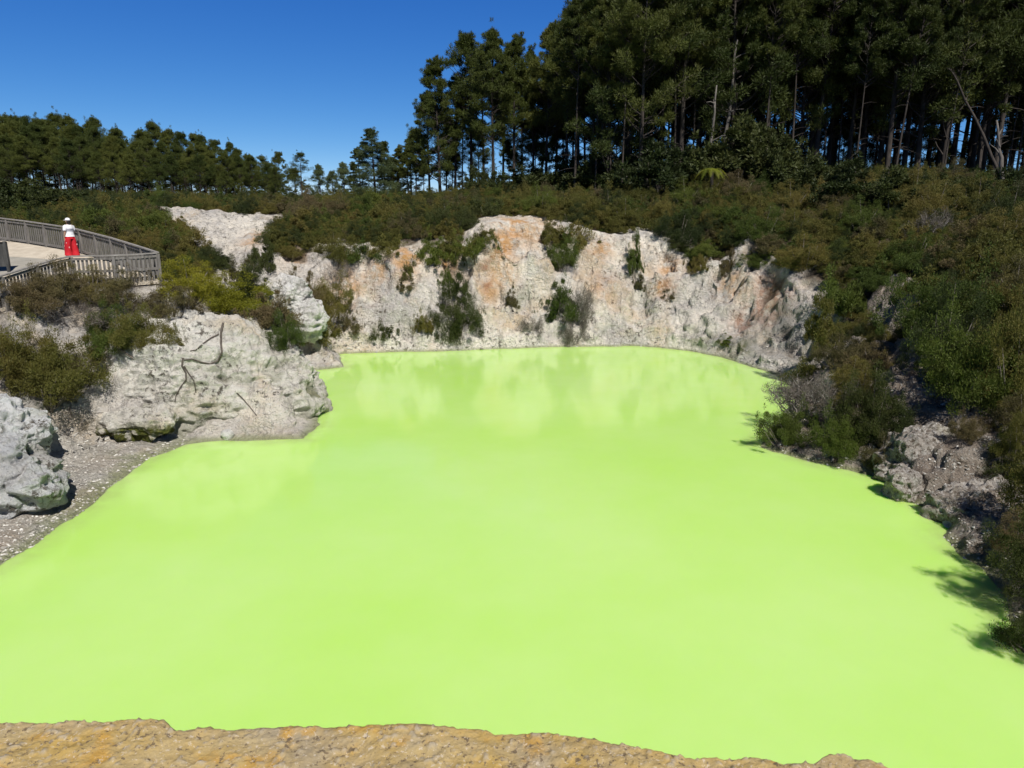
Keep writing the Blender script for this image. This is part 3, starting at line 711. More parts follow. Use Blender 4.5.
def pine_meshes(seed, H=22.0, base=.35, R=3.0, clumps=80, n=210, shape='round', dead=10, lean=0.0, tr=.24):
    rng = np.random.default_rng(seed); mb = MB()
    ph = rng.random() * 6.28; wob = rng.uniform(.1, .4)
    ax = lambda t: Vector((math.sin(t * 2.2 + ph) * wob * t + lean * t * t * H, math.cos(t * 2.6 + ph) * wob * t, t * H))
    ts = np.linspace(-.03, .985, 15)
    mb.tube([ax(t) for t in ts], [tr * (1 - .9 * max(t, 0)) + .1 * math.exp(-max(t, 0) * 60) for t in ts], 8)
    cs, sz = [], []
    for i in range(clumps):
        t = base + (1 - base) * rng.random() ** .85
        u = (t - base) / (1 - base)
        if shape == 'round': r = R * (.45 + .55 * math.sin(math.pi * min(u * .95 + .22, 1))) * (1 - .55 * u ** 4)
        else: r = R * (1.02 - u) ** .85
        a = rng.random() * 6.283; f = rng.uniform(.3, 1) ** .7
        c = ax(t) + Vector((math.cos(a) * r * f, math.sin(a) * r * f, .25 * r * f * (1 if shape == 'round' else .1)))
        s0 = ax(max(t - .05 - .02 * rng.random(), .05)); mid = s0.lerp(c, .55) + Vector((0, 0, -.12 * r * f))
        mb.tube([s0, mid, c], [.075 * (1 - .6 * u), .05 * (1 - .6 * u), .015], 4)
        cs.append(c); sz.append(rng.uniform(.38, 1.0) * (1 - .35 * u) * R / 3)
        if f > .6 and rng.random() < .7:
            cs.append(mid.lerp(c, .6) + Vector(rng.normal(size=3) * .35)); sz.append(sz[-1] * .75)
    for k in range(5):
        cs.append(ax(.925 + .014 * k) + Vector(rng.normal(size=3) * .22)); sz.append(.42 * R / 3)
    for k in range(dead):                                         # bare lower limbs
        t = rng.uniform(.12, base + .08); a = rng.random() * 6.283; L = rng.uniform(.6, 2.2)
        s0 = ax(t); e = s0 + Vector((math.cos(a) * L, math.sin(a) * L, rng.uniform(-.4, .5) * L)); mb.tube([s0, s0.lerp(e, .5) + Vector((0, 0, .12)), e], [.045, .03, .01], 4)
    cs = np.array([tuple(c) for c in cs]); sz = np.array(sz)
    p = leaf_tris(cs, sz, int(n * 1.5), .30, .058, .62, .55, rng)
    k2 = len(cs); up = cs + rng.normal(size=cs.shape) * sz[:, None] * .6 + np.array([0, 0, .22])
    p2 = leaf_tris(up, sz * .3, n // 3, .30, .055, 1.5, 1.2, rng)
    return foliage_mesh('crown', [p, p2], seed), mb.mesh('trunk', True)

def plant(name, kind, meshes, mats, loc, scale, rz, label, cat, group=None, names=('foliage', 'stem'), tilt=(0, 0)):
    """one plant: an Empty at its foot with its two parts; copies share mesh data but may differ in material"""
    r = empty(name, loc); r.scale = scale; r.rotation_euler = (tilt[0], tilt[1], rz)
    for nm, me, mt in zip(names, meshes, mats):
        if not me.materials: me.materials.append(mt)
        o = bpy.data.objects.new(nm, me); COL.objects.link(o); o.parent = r
        if me.materials[0] != mt: o.material_slots[0].link = 'OBJECT'; o.material_slots[0].material = mt
    return tag(r, label, cat, group)

SHR = [shrub_meshes(100 + i, 1.0, rh, cl, n) for i, (rh, cl, n) in enumerate([(.95, 50, 200), (.8, 46, 190), (1.1, 52, 200), (.7, 44, 180), (.9, 48, 210), (1.25, 50, 190)])]
DRY = [dry_meshes(140 + i) for i in range(3)]
BROAD = [shrub_meshes(160 + i, 1.0, 1.2, 70, 190, (.10, .045)) for i in range(2)]

BIG = [shrub_meshes(180 + i, 1.0, h_, 130, 270, (.044, .015), 18) for i, h_ in enumerate((1.0, .85, 1.15))]

ORD = ['first', 'second', 'third', 'fourth', 'fifth', 'sixth', 'seventh', 'eighth', 'ninth', 'tenth', 'eleventh', 'twelfth', 'thirteenth', 'fourteenth', 'fifteenth', 'sixteenth',
       'seventeenth', 'eighteenth', 'nineteenth', 'twentieth', 'twenty-first', 'twenty-second', 'twenty-third', 'twenty-fourth', 'twenty-fifth', 'twenty-sixth', 'twenty-seventh', 'twenty-eighth', 'twenty-ninth', 'thirtieth']
# ------------------------------------------------------------------ walkway, fences, person
pp = np.array(PATH_POLY); 
def strip(name, a, b, za, mat, dz=0.0, thick=.12):
    """a floor strip between two plan lines with the same number of points"""
    n = len(a); v = []
    for (x, y) in list(a) + list(b): v.append((x, y, za(y) + dz))
    for (x, y) in list(a) + list(b): v.append((x, y, za(y) + dz - thick))
    f = []
    for i in range(n - 1):
        f += [(i, i + 1, n + i + 1, n + i), (2 * n + i, 3 * n + i, 3 * n + i + 1, 2 * n + i + 1), (i, 2 * n + i, 2 * n + i + 1, i + 1), (n + i, n + i + 1, 3 * n + i + 1, 3 * n + i)]
    f += [(0, n, 3 * n, 2 * n), (n - 1, 3 * n - 1, 4 * n - 1, 2 * n - 1)]
    return link(name, mesh_np(name, v, f), mat)
def resample(line, n):
    l = np.array(line); s = np.concatenate([[0], np.cumsum(np.hypot(*np.diff(l, axis=0).T))]); t = np.linspace(0, s[-1], n)
    return np.stack([np.interp(t, s, l[:, 0]), np.interp(t, s, l[:, 1])], 1)
fa, fb = resample(FENCE_FAR[::-1], 40), resample(FENCE_NEAR, 40)
tag(strip('path', fa, fb, deck_z, M['path']), 'pale sandy walkway curving between the two timber fences', 'path', kind='structure')
ia, ib = fa * .66 + fb * .34, fa * .36 + fb * .64
tag(strip('path', ia[14:], ib[14:], deck_z, M['pathgrey'], .004, .003), 'grey worn strip along the middle of the walkway', 'path', kind='structure')

def fence(line, label, hgt, bay, toprail=(.13, .05), low_at=.12):
    root = empty('picket_fence', (line[0][0], line[0][1], deck_z(line[0][1]))); tag(root, label, 'fence', 'timber fences of the walkway')
    L = np.array(line); s = np.concatenate([[0], np.cumsum(np.hypot(*np.diff(L, axis=0).T))])
    P = lambda t: Vector((np.interp(t, s, L[:, 0]), np.interp(t, s, L[:, 1]), deck_z(np.interp(t, s, L[:, 1]))))
    nb = max(1, round(s[-1] / bay)); inv = Matrix.Translation(-Vector(root.location))
    U = Vector((0, 0, 1))
    def put(mb, name, mat):
        mb.v = [inv @ v for v in mb.v]; o = mb.build(name, mat, root); return o
    for i in range(nb + 1):
        t = s[-1] * i / nb; p = P(t); mb = MB(); d = P(min(t + .1, s[-1])) - P(max(t - .1, 0))
        mb.box(p + U * (hgt / 2 - .2), (.055, .055, hgt / 2 + .18), (d.x, d.y, 0)); put(mb, 'post', M['timber'])
    rail, mid, low = MB(), MB(), MB(); sub = np.linspace(0, s[-1], nb * 2 + 1)
    for a, b in zip(sub[:-1], sub[1:]):
        rail.beam(P(a) + U * (hgt + .028), P(b) + U * (hgt + .028), *toprail)
        mid.beam(P(a) + U * (hgt - .09), P(b) + U * (hgt - .09), .045, .09)
        low.beam(P(a) + U * low_at, P(b) + U * low_at, .045, .10)
    put(rail, 'top_rail', M['railtimber']); put(mid, 'middle_rail', M['timber']); put(low, 'bottom_rail', M['timber'])
    for i in range(nb):
        a, b = s[-1] * i / nb, s[-1] * (i + 1) / nb; mb = MB(); n = max(2, int((b - a) / .155))
        d = (P(b) - P(a)).normalized(); side = Vector((-d.y, d.x, 0)).normalized()
        for k in range(n):
            p = P(a + (b - a) * (k + .5) / n) + side * (-.035)
            mb.box(p + U * ((hgt - .06) / 2 - .06 + random.uniform(-.01, .01)), (.042, .011, (hgt - .04) / 2 + .02), (d.x, d.y, 0))
        put(mb, 'slat_panel', M['timber'])
fence(FENCE_FAR[::-1], 'weathered picket fence rising behind the person along the far side of the walkway', 1.06, 1.5)
fence(FENCE_NEAR, 'weathered picket fence on the pool side of the walkway, in front of the person', 1.05, 1.5, low_at=.48)
# dark timber board at the frame's edge
q = at_depth(-3, 254, 29.8)
bd = empty('barrier_board', (q[0], q[1], deck_z(q[1]) - .05)); tag(bd, 'dark timber barrier board standing on the walkway at the left edge of the photo', 'barrier')
m_ = MB(); m_.box((0, 0, .78), (.42, .03, .5), (1, .25, 0)); m_.build('board', M['darktimber'], bd)
m_ = MB(); m_.box((0, 0, 1.34), (.46, .12, .03), (1, .25, 0)); m_.build('cap_rail', M['timber'], bd)
for sx in (-.36, .36):
    m_ = MB(); m_.box((sx, sx * .25 - .06, .62), (.05, .05, .68), (1, .25, 0)); m_.build('post', M['darktimber'], bd)

def make_person(loc, rz):
    r = empty('person', loc, rz); tag(r, 'person in white cap, white patterned T-shirt and loose red trousers walking beside the fence', 'person')
    r.scale = (.99, .99, .99)
    # continuous body: a skinned skeleton, facing +x
    J = {'pelvis': (0, 0, .92, .125, .15), 'waist': (0, 0, 1.06, .105, .13), 'chest': (.01, 0, 1.25, .115, .155), 'collar': (0, 0, 1.38, .085, .11), 'neck': (.01, 0, 1.45, .05, .052), 'jaw': (.03, 0, 1.52, .07, .065), 'skull': (.02, 0, 1.60, .088, .075), 'crown': (.015, 0, 1.665, .06, .055)}
    E_ = [('pelvis', 'waist'), ('waist', 'chest'), ('chest', 'collar'), ('collar', 'neck'), ('neck', 'jaw'), ('jaw', 'skull'), ('skull', 'crown')]
    for sgn, nm, st in ((1, 'l', .10), (-1, 'r', -.08)):
        J.update({'hip' + nm: (0, .085 * sgn, .86, .088, .088), 'knee' + nm: (st * .7 + .03, .09 * sgn, .48, .056, .056), 'ank' + nm: (st * 1.1 - .02, .09 * sgn, .09, .038, .038), 'toe' + nm: (st * 1.1 + .13, .10 * sgn, .035, .032, .036)})
        E_ += [('pelvis', 'hip' + nm), ('hip' + nm, 'knee' + nm), ('knee' + nm, 'ank' + nm), ('ank' + nm, 'toe' + nm)]
        fx = .16 if sgn < 0 else .02
        J.update({'sh' + nm: (0, .17 * sgn, 1.36, .052, .052), 'elb' + nm: (-.03 + fx * .3, .235 * sgn, 1.09, .040, .040), 'wri' + nm: (.05 + fx, .22 * sgn, .87, .027, .030), 'palm' + nm: (.075 + fx, .215 * sgn, .80, .016, .038)})
        E_ += [('collar', 'sh' + nm), ('sh' + nm, 'elb' + nm), ('elb' + nm, 'wri' + nm), ('wri' + nm, 'palm' + nm)]
        for k in range(4):
            L = (.065, .075, .07, .055)[k]; b = (.105 + fx - .022 * k, .212 * sgn, .765)
            J['fa%s%d' % (nm, k)] = (*b, .0085, .0085); J['fb%s%d' % (nm, k)] = (b[0] + .004, b[1] - .004 * sgn, b[2] - L * .5, .008, .008); J['fc%s%d' % (nm, k)] = (b[0] - .002, b[1] - .016 * sgn, b[2] - L, .0065, .0065)
            E_ += [('palm' + nm, 'fa%s%d' % (nm, k)), ('fa%s%d' % (nm, k), 'fb%s%d' % (nm, k)), ('fb%s%d' % (nm, k), 'fc%s%d' % (nm, k))]
        J['ta' + nm] = (.105 + fx, .19 * sgn, .83, .011, .011); J['tb' + nm] = (.125 + fx, .175 * sgn, .79, .008, .008)
        E_ += [('palm' + nm, 'ta' + nm), ('ta' + nm, 'tb' + nm)]
    ks = list(J); me = bpy.data.meshes.new('person_body'); me.from_pydata([J[k][:3] for k in ks], [(ks.index(a), ks.index(b)) for a, b in E_], [])
    o = link('body', me, M['skin'], r); md = o.modifiers.new('skin', 'SKIN'); sv = me.skin_vertices[0].data
    for i, k in enumerate(ks): sv[i].radius = J[k][3:]; sv[i].use_root = (k == 'pelvis')
    sb = o.modifiers.new('sub', 'SUBSURF'); sb.levels = sb.render_levels = 2
    # face
    m = MB(); m.loft([(.118, 0, 1.545, .004, .004), (.125, 0, 1.555, .018, .016), (.112, 0, 1.60, .010, .009)], 8); m.build('nose', M['skin'], r, True)
    for sgn in (1, -1):
        m = MB(); m.box((.098, .032 * sgn, 1.598), (.006, .012, .007)); m.build('eye', M['eye'], r)
        m = MB(); m.loft([(.01, .082 * sgn, 1.55, .012, .006), (.01, .088 * sgn, 1.58, .02, .008), (.01, .085 * sgn, 1.61, .016, .006)], 8); m.build('ear', M['skin'], r, True)
    m = MB(); m.box((.098, 0, 1.525), (.006, .022, .005)); m.build('mouth', M['print_cloth'], r)
    # clothes follow the body
    sh = MB(); sh.loft([(0, 0, .90, .165, .205), (0, 0, .98, .160, .20), (.0, 0, 1.08, .150, .188), (.01, 0, 1.22, .158, .20), (.005, 0, 1.33, .145, .205), (0, 0, 1.40, .10, .15), (0, 0, 1.435, .07, .08)], 24)
    shirt = sh.build('shirt', M['white_cloth'], r, True)
    for sgn, fx in ((1, .02), (-1, .16)):
        m = MB(); m.tube([(0, .13 * sgn, 1.37), (0, .19 * sgn, 1.335), (-.015 + fx * .1, .222 * sgn, 1.22), (-.02 + fx * .2, .232 * sgn, 1.15)], [.07, .082, .078, .08], 12); m.build('sleeve', M['white_cloth'], shirt, True)
    for z, h, in ((1.17, .030), (1.235, .016)):
        m = MB(); m.loft([(.004, 0, z - h, .163, .2045), (.008, 0, z, .165, .2065), (.008, 0, z + h, .166, .2075)], 24, False); m.build('printed_band', M['print_cloth'], shirt, True)
    tr = MB(); tr.loft([(0, 0, .80, .16, .205), (0, 0, .87, .158, .203), (0, 0, .95, .150, .19), (0, 0, 1.0, .14, .178)], 24)
    for sgn, st in ((1, .10), (-1, -.08)):
        b = len(tr.v); tr.loft([(st * 1.05, .115 * sgn, .06, .165, .135), (st * .9, .113 * sgn, .3, .155, .13), (st * .6 + .02, .11 * sgn, .5, .145, .125), (st * .2, .10 * sgn, .74, .145, .118), (0, .09 * sgn, .86, .14, .11)], 18)
    tro = tr.build('trousers', M['red_cloth'], r, True)
    for (a, z, rr) in ((200, .55, .035), (160, .42, .04), (120, .62, .03), (240, .35, .03), (60, .48, .04), (300, .62, .03)):
        sgn = 1 if a < 180 else -1; t = math.radians(a); st = .10 if sgn > 0 else -.08
        cx, cy = st * .72 + .138 * math.cos(t), .111 * sgn + .116 * math.sin(t)
        m = MB(); m.loft([(cx, cy, z - rr, .004, .004), (cx, cy, z - rr * .5, .02, .02), (cx, cy, z, .024, .024), (cx, cy, z + rr * .5, .02, .02), (cx, cy, z + rr, .004, .004)], 8); m.build('flower_print', M['pale_print'], tro, True)
    for sgn, st in ((1, .10), (-1, -.08)):
        m = MB(); x = st * 1.1; m.loft([(x + .05, .095 * sgn, 0, .13, .048), (x + .05, .095 * sgn, .04, .13, .05), (x + .02, .095 * sgn, .085, .08, .042)], 14); m.build('shoe', M['shoe'], r, True)
    hr = MB(); hr.loft([(-.045, 0, 1.40, .035, .06), (-.05, 0, 1.48, .055, .085), (-.028, 0, 1.58, .085, .092), (-.01, 0, 1.64, .092, .090), (0, 0, 1.70, .05, .05)], 16); hr.build('hair', M['hair'], r, True)
    ht = MB(); ht.loft([(.005, 0, 1.625, .112, .100), (.005, 0, 1.66, .110, .098), (.0, 0, 1.705, .085, .078), (0, 0, 1.73, .03, .03)], 18)
    cap = ht.build('cap', M['white_cloth'], r, True)
    m = MB(); m.loft([(.13, 0, 1.618, .10, .085), (.13, 0, 1.630, .10, .083)], 16); m.build('brim', M['white_cloth'], cap)
q = at_depth(73, 258.5, 32.6)
make_person((q[0], q[1], deck_z(q[1])), math.radians(160))

# ------------------------------------------------------------------ shrubs on the cliffs and round the pool, one by one
KNAME = {'olive': 'olive', 'green': 'green', 'brown': 'brownish', 'yellow': 'yellow green', 'dark': 'dark green', 'drygrey': 'grey leafless'}
TAKEN = []
def shrub(loc, wpx_m, h_m, kind, label, group=None, name='manuka_shrub', cat='shrub', sink=.1, tilt=None):
    """wpx_m: crown radius in metres, h_m: height"""
    src = random.choice(DRY if kind == 'drygrey' else BIG if wpx_m > 1.25 or loc[1] < 30 else SHR)
    st = M['deadwood'] if kind == 'drygrey' else M['stem']
    t = tilt or (random.uniform(-.08, .08), random.uniform(-.08, .08))
    TAKEN.append((loc[0], loc[1], wpx_m))
    return plant(name, kind, src, (M[kind], st), (loc[0], loc[1], loc[2] - sink), (wpx_m, wpx_m * random.uniform(.9, 1.1), h_m), random.random() * 6.28, label, cat, group, tilt=t)
CL = 'shrubs growing on the white cliffs'
SPOT = [  # foot pixel on the ground, crown width px, height px, kind, label
    (458, 345, 44, 48, 'dark', 'large dark shrub hanging on the back cliff just above the water'), (458, 302, 26, 26, 'dark', 'dark shrub above the large dark shrub on the back cliff'),
    (446, 284, 14, 16, 'green', 'small green shrub highest in the column of dark shrubs on the back cliff'), (384, 343, 22, 26, 'dark', 'small dark shrub low on the back cliff, left of the large dark one'),
    (424, 334, 18, 26, 'olive', 'narrow olive shrub low on the cliff beside the large dark shrub'), (410, 278, 14, 22, 'olive', 'little shrub hanging beneath the scrub over the orange stain'),
    (406, 292, 20, 14, 'brown', 'small brownish shrub on the cliff under the orange stain'), (559, 322, 36, 34, 'green', 'bushy green shrub halfway up the back cliff, right of the centre'),
    (576, 326, 34, 38, 'drygrey', 'grey leafless shrub beside the bushy green one on the back cliff'), (574, 345, 26, 28, 'drygrey', 'grey leafless shrub lowest in its column above the waterline'),
    (512, 308, 16, 18, 'brown', 'small brownish shrub alone on the pale cliff below the orange ledge'), (533, 336, 26, 18, 'drygrey', 'low grey twiggy shrub near the waterline below the pale cliff'),
    (465, 266, 9, 16, 'olive', 'thin tuft hanging on the cliff left of the orange ledge'), (636, 276, 16, 32, 'green', 'narrow green shrub filling the gully between two pale buttresses'),
    (641, 292, 14, 14, 'brown', 'little brownish shrub at the foot of the narrow gully'), (690, 268, 12, 14, 'olive', 'small olive shrub on the cliff lip right of the gully'),
    (702, 272, 18, 18, 'olive', 'rounder olive shrub on the cliff lip right of the gully'), (727, 276, 18, 20, 'brown', 'brownish shrub on the cliff above the red stain'),
    (667, 303, 16, 12, 'brown', 'low brownish shrub on the pale cliff right of the gully foot'), (727, 345, 20, 10, 'green', 'low green shrub just above the water at the right end of the cliff'),
    (563, 270, 40, 36, 'green', 'green shrub spilling into the gully right of the orange ledge'), (575, 252, 36, 30, 'olive', 'olive shrub at the head of the gully right of the orange ledge'), (550, 246, 26, 24, 'olive', 'olive shrub at the edge of the orange ledge'),
    (322, 322, 46, 44, 'olive', 'olive shrub over the bay behind the headland'), (345, 335, 24, 30, 'brown', 'brownish shrub over the bay where the back cliff begins'), (300, 310, 30, 34, 'brown', 'brownish shrub right of the white boulders'),
    (312, 345, 44, 30, 'olive', 'olive shrub just above the pale spit in the bay'), (334, 290, 28, 26, 'drygrey', 'grey twiggy shrub on the cliff above the bay'), (285, 350, 34, 30, 'green', 'green shrub behind the headland crest near the bay'),
    (212, 312, 84, 34, 'yellow', 'bright yellow green bush right of the walkway corner'), (186, 298, 56, 30, 'yellow', 'smaller yellow green bush touching the walkway corner'), (250, 318, 60, 40, 'dark', 'dark bush under the bright yellow green bush'),
    (268, 330, 50, 32, 'brown', 'brownish bush behind the headland at its right shoulder'), (165, 315, 60, 34, 'brown', 'brownish bush in front of the walkway corner'), (122, 308, 64, 34, 'brown', 'brown bush under the near fence, right of the middle'),
    (85, 302, 56, 34, 'olive', 'olive bush under the near fence below the person'), (48, 304, 56, 34, 'brown', 'brown bush under the near fence at its left end'), (110, 330, 66, 34, 'drygrey', 'grey twiggy bush on the bank below the near fence'),
    (140, 352, 48, 44, 'olive', 'fuzzy olive bush at the left shoulder of the headland'), (112, 352, 60, 44, 'green', 'fuzzy green bush between the grey twigs and the headland'), (70, 330, 50, 32, 'drygrey', 'grey twiggy bush on the white bank at the left'),
    (38, 400, 88, 62, 'olive', 'largest round olive bush on the left bank above the grey boulder'), (5, 385, 64, 60, 'olive', 'olive bush at the left edge above the grey boulder'), (68, 388, 44, 42, 'brown', 'brownish bush right of the largest round olive bush'),
    (14, 312, 58, 36, 'brown', 'brown bush below the dark barrier board'), (190, 262, 40, 26, 'olive', 'olive bush on the white rock slope behind the walkway corner'), 
    (240, 286, 30, 24, 'brown', 'brown bush left of the white boulders'), (262, 272, 26, 32, 'dark', 'dark bush on the white rocks above the white boulders'), 
    (325, 236, 30, 20, 'olive', 'olive bush where the white rocks meet the back cliff'), (300, 232, 34, 20, 'olive', 'olive bush at the top right corner of the white rocks'),
]
for px, py, wd, hp, kind, lab in SPOT:
    h = hit(px, py, [HB])
    sc = math.hypot(h.y, EYE - h.z) / F
    shrub((h.x, h.y + wd * sc * .2, h.z), wd * sc * .5, hp * sc * .92, kind, lab, CL if px > 330 else 'bushes on the left bank', sink=.12)
HANG = [(338, 262, 40, 30, 'olive'), (362, 262, 38, 26, 'green'), (386, 256, 34, 24, 'olive'), (432, 266, 34, 26, 'green'), (452, 260, 34, 26, 'olive'), (474, 256, 34, 28, 'green'), (486, 244, 26, 22, 'olive')]
for k, (px, py, wd, hp, kind) in enumerate(HANG):
    h = hit(px, py); sc = math.hypot(h.y, EYE - h.z) / F
    shrub((h.x, h.y + .3, h.z), wd * sc * .5, hp * sc * .92, kind, '%s bush hanging over the rim of the back cliff, %s from the bay' % (KNAME[kind], ORD[k]), CL, sink=.15)
RB = 'bushes on the right bank'
SPOT_R = [
    (826, 352, 36, 40, 'olive', 'olive bush against the grey cliff end at the right of the pool'), (842, 318, 46, 50, 'green', 'tall green bush standing over the grey cliff end'), 
    (845, 366, 46, 30, 'brown', 'brown bush above the white block on the right bank'), (808, 384, 34, 30, 'olive', 'olive bush leaning over the water at the right side'), (800, 412, 52, 34, 'drygrey', 'grey leafless bush spreading over the water below the white block'),
    (835, 425, 46, 44, 'drygrey', 'grey leafless bush with long bare stems near the waterline'), (790, 444, 46, 36, 'green', 'low green bush at the tip of the point on the right bank'), (845, 458, 44, 44, 'green', 'round green bush at the waterline beside the grey stems'),
    (872, 440, 50, 54, 'dark', 'dark bush behind the round waterline bush'), (862, 402, 36, 28, 'olive', 'olive bush on the right bank above the grey stems'), (890, 440, 40, 40, 'dark', 'dark bush in the shade behind the crumbly outcrop'),
    (948, 345, 84, 70, 'green', 'big green bush overhanging the dark hollow on the right bank'), (935, 300, 54, 36, 'olive', 'olive bush above the bare rock patch on the right slope'), (985, 408, 92, 84, 'green', 'biggest dark green bush near the right edge above the outcrop'),
    (1020, 395, 76, 90, 'olive', 'tall olive bush at the right edge above the outcrop'), (948, 385, 60, 74, 'dark', 'dark bush between the hollow and the biggest green bush'), (972, 440, 30, 26, 'brown', 'yellowish brown bush on top of the crumbly outcrop'),
    (1005, 474, 44, 34, 'dark', 'dark bush between the outcrop and the stony spur'), (1022, 556, 40, 34, 'brown', 'brown twiggy bush on the stony spur at the right edge'), (1026, 612, 44, 40, 'drygrey', 'grey twiggy bush over the water at the right edge'),
    (1058, 600, 84, 70, 'dark', 'dark bush cut by the right edge beside the shaded water'), (1064, 530, 84, 70, 'olive', 'olive bush cut by the right edge above the stony spur'), (885, 470, 36, 26, 'brown', 'low reddish brown bush at the waterline left of the outcrop'),
    (1050, 660, 64, 60, 'dark', 'dark bush lowest at the right edge above the water'), (1020, 462, 44, 40, 'olive', 'olive bush behind the stony spur at the right edge'),
]
for px, py, wd, hp, kind, lab in SPOT_R:
    h = hit(px, py) or Vector(at_depth(px, py, 15))
    sc = math.hypot(h.y, EYE - h.z) / F
    shrub((h.x, h.y + wd * sc * .15, h.z), wd * sc * .52, hp * sc * .95, kind, lab, RB, sink=.12)

# ------------------------------------------------------------------ the scrub on the slopes: single crowns, then the low growth between
def project(x, y, z):
    dz = z - EYE; fwd = y * CP - dz * SP; up = y * SP + dz * CP
    return 512 + F * x / fwd, 384 - F * up / fwd
def zone(x, y, px):
    """plain words for where a crown stands"""
    if px < 330: return 'left'
    if px < 500: return 'back'
    return 'slope' if px < 790 else 'right'
WORDS = {'left': 'scrub behind the walkway and white rocks', 'back': 'scrub on top of the back cliff', 'slope': 'scrub between the pale cliff and tall pines', 'right': 'scrub on the right slope under tall pines'}
def edge_dist(x, y):
    a = np.array([x]); b = np.array([y]); _, d, e, _, pd = height(a, b)
    return float(d[0] - e[0]), float(pd[0]), float(EXPOSED(a, b)[0])
cand = 0; placed = 0
cells = [(-30, -8, 40, 62, 46), (-14, 3, 47, 62, 44), (1, 16, 47, 64, 60), (12, 34, 24, 58, 110), (9, 20, 15, 30, 14)]
for (x0, x1, y0, y1, want) in cells:
    got = 0
    for _ in range(4000):
        if got >= want: break
        x, y = random.uniform(x0, x1), random.uniform(y0, y1)
        r = random.uniform(.75, 1.45)
        if any((x - a) ** 2 + (y - b) ** 2 < (.62 * (r + c)) ** 2 for a, b, c in TAKEN): continue
        ed, pd, ex = edge_dist(x, y)
        if ed < .1 or pd < r + .3 or ex > .3: continue
        if max(float(EXPOSED(np.array([x * (1 + k_ * r / y)]), np.array([y + k_ * r]))[0]) for k_ in (-.6, .7, 1.4)) > .4: continue
        z = hz(x, y); px, py = project(x, y, z + .8)
        if not (-20 < px < 1050): continue
        if y > 66 or (x > 3 and y > 61): continue
        u = random.random()
        kind = 'olive' if u < .42 else 'green' if u < .66 else 'brown' if u < .9 else 'dark' if u < .985 else 'drygrey'
        zn = zone(x, y, px)
        shrub((x, y, z), r, r * random.uniform(.85, 1.3), kind, '%s manuka crown in the %s' % (KNAME[kind], WORDS[zn]), '%s crowns, %s' % (KNAME[kind], WORDS[zn]), sink=.15)
        got += 1
# low growth: one mass nobody could count
def make_scrub():
    pts, rad = [], []
    n = 0
    def add(x0, x1, y0, y1, num, smin, smax):
        xs = RNG.uniform(x0, x1, num); ys = RNG.uniform(y0, y1, num)
        _, d, e, _, pd = height(xs, ys); ex = EXPOSED(xs, ys)
        ok = (d - e > .25) & (pd > 1.0) & (ex < .35)
        for x, y in zip(xs[ok], ys[ok]):
            pts.append((x, y, hz(x, y) - .15)); rad.append(random.uniform(smin, smax))
    add(-34, 4, 36, 64, 1500, .5, .95); add(0, 40, 14, 64, 2600, .45, .9); add(-95, 10, 64, 150, 2600, .7, 1.2); add(5, 75, 60, 95, 1500, .6, 1.2); add(-34, -14, 20, 36, 260, .4, .8)
    me = bpy.data.meshes.new('scrub'); me.from_pydata(pts, [], []); attr(me, 'rad', rad)
    o = link('scrub', me); tag(o, 'low manuka scrub filling the ground between the single crowns', 'scrub', kind='stuff')
    ng = bpy.data.node_groups.new('scrub_growth', 'GeometryNodeTree')
    ng.interface.new_socket('Geometry', in_out='INPUT', socket_type='NodeSocketGeometry'); ng.interface.new_socket('Geometry', in_out='OUTPUT', socket_type='NodeSocketGeometry')
    gi, go = ng.nodes.new('NodeGroupInput'), ng.nodes.new('NodeGroupOutput'); jn = ng.nodes.new('GeometryNodeJoinGeometry')
    srcs = [x for x in bpy.data.objects if x.name.startswith('foliage') and x.parent and x.parent.name.startswith('manuka')]
    pick = []
    for kk in ('olive', 'green', 'olive', 'dark'):
        pick.append(random.choice([s for s in srcs if s.material_slots[0].material == M[kk] and s.data not in [p.data for p in pick]]))
    idx = ng.nodes.new('GeometryNodeInputIndex'); L = ng.links.new
    for k, s in enumerate(pick):
        oi = ng.nodes.new('GeometryNodeObjectInfo'); oi.transform_space = 'ORIGINAL'; oi.inputs['Object'].default_value = s; oi.inputs['As Instance'].default_value = True
        ip = ng.nodes.new('GeometryNodeInstanceOnPoints'); L(gi.outputs[0], ip.inputs['Points']); L(oi.outputs['Geometry'], ip.inputs['Instance'])
        mo = ng.nodes.new('ShaderNodeMath'); mo.operation = 'MODULO'; L(idx.outputs[0], mo.inputs[0]); mo.inputs[1].default_value = 4
        cp = ng.nodes.new('ShaderNodeMath'); cp.operation = 'COMPARE'; L(mo.outputs[0], cp.inputs[0]); cp.inputs[1].default_value = k; cp.inputs[2].default_value = .1
        L(cp.outputs[0], ip.inputs['Selection'])
        na = ng.nodes.new('GeometryNodeInputNamedAttribute'); na.data_type = 'FLOAT'; na.inputs[0].default_value = 'rad'; L(na.outputs[0], ip.inputs['Scale'])
        rv = ng.nodes.new('FunctionNodeRandomValue'); rv.data_type = 'FLOAT_VECTOR'; rv.inputs[0].default_value = (-.1, -.1, 0); rv.inputs[1].default_value = (.1, .1, 6.283)
        L(rv.outputs[0], ip.inputs['Rotation']); L(ip.outputs[0], jn.inputs[0])
    L(jn.outputs[0], go.inputs[0])
    o.modifiers.new('growth', 'NODES').node_group = ng
make_scrub()

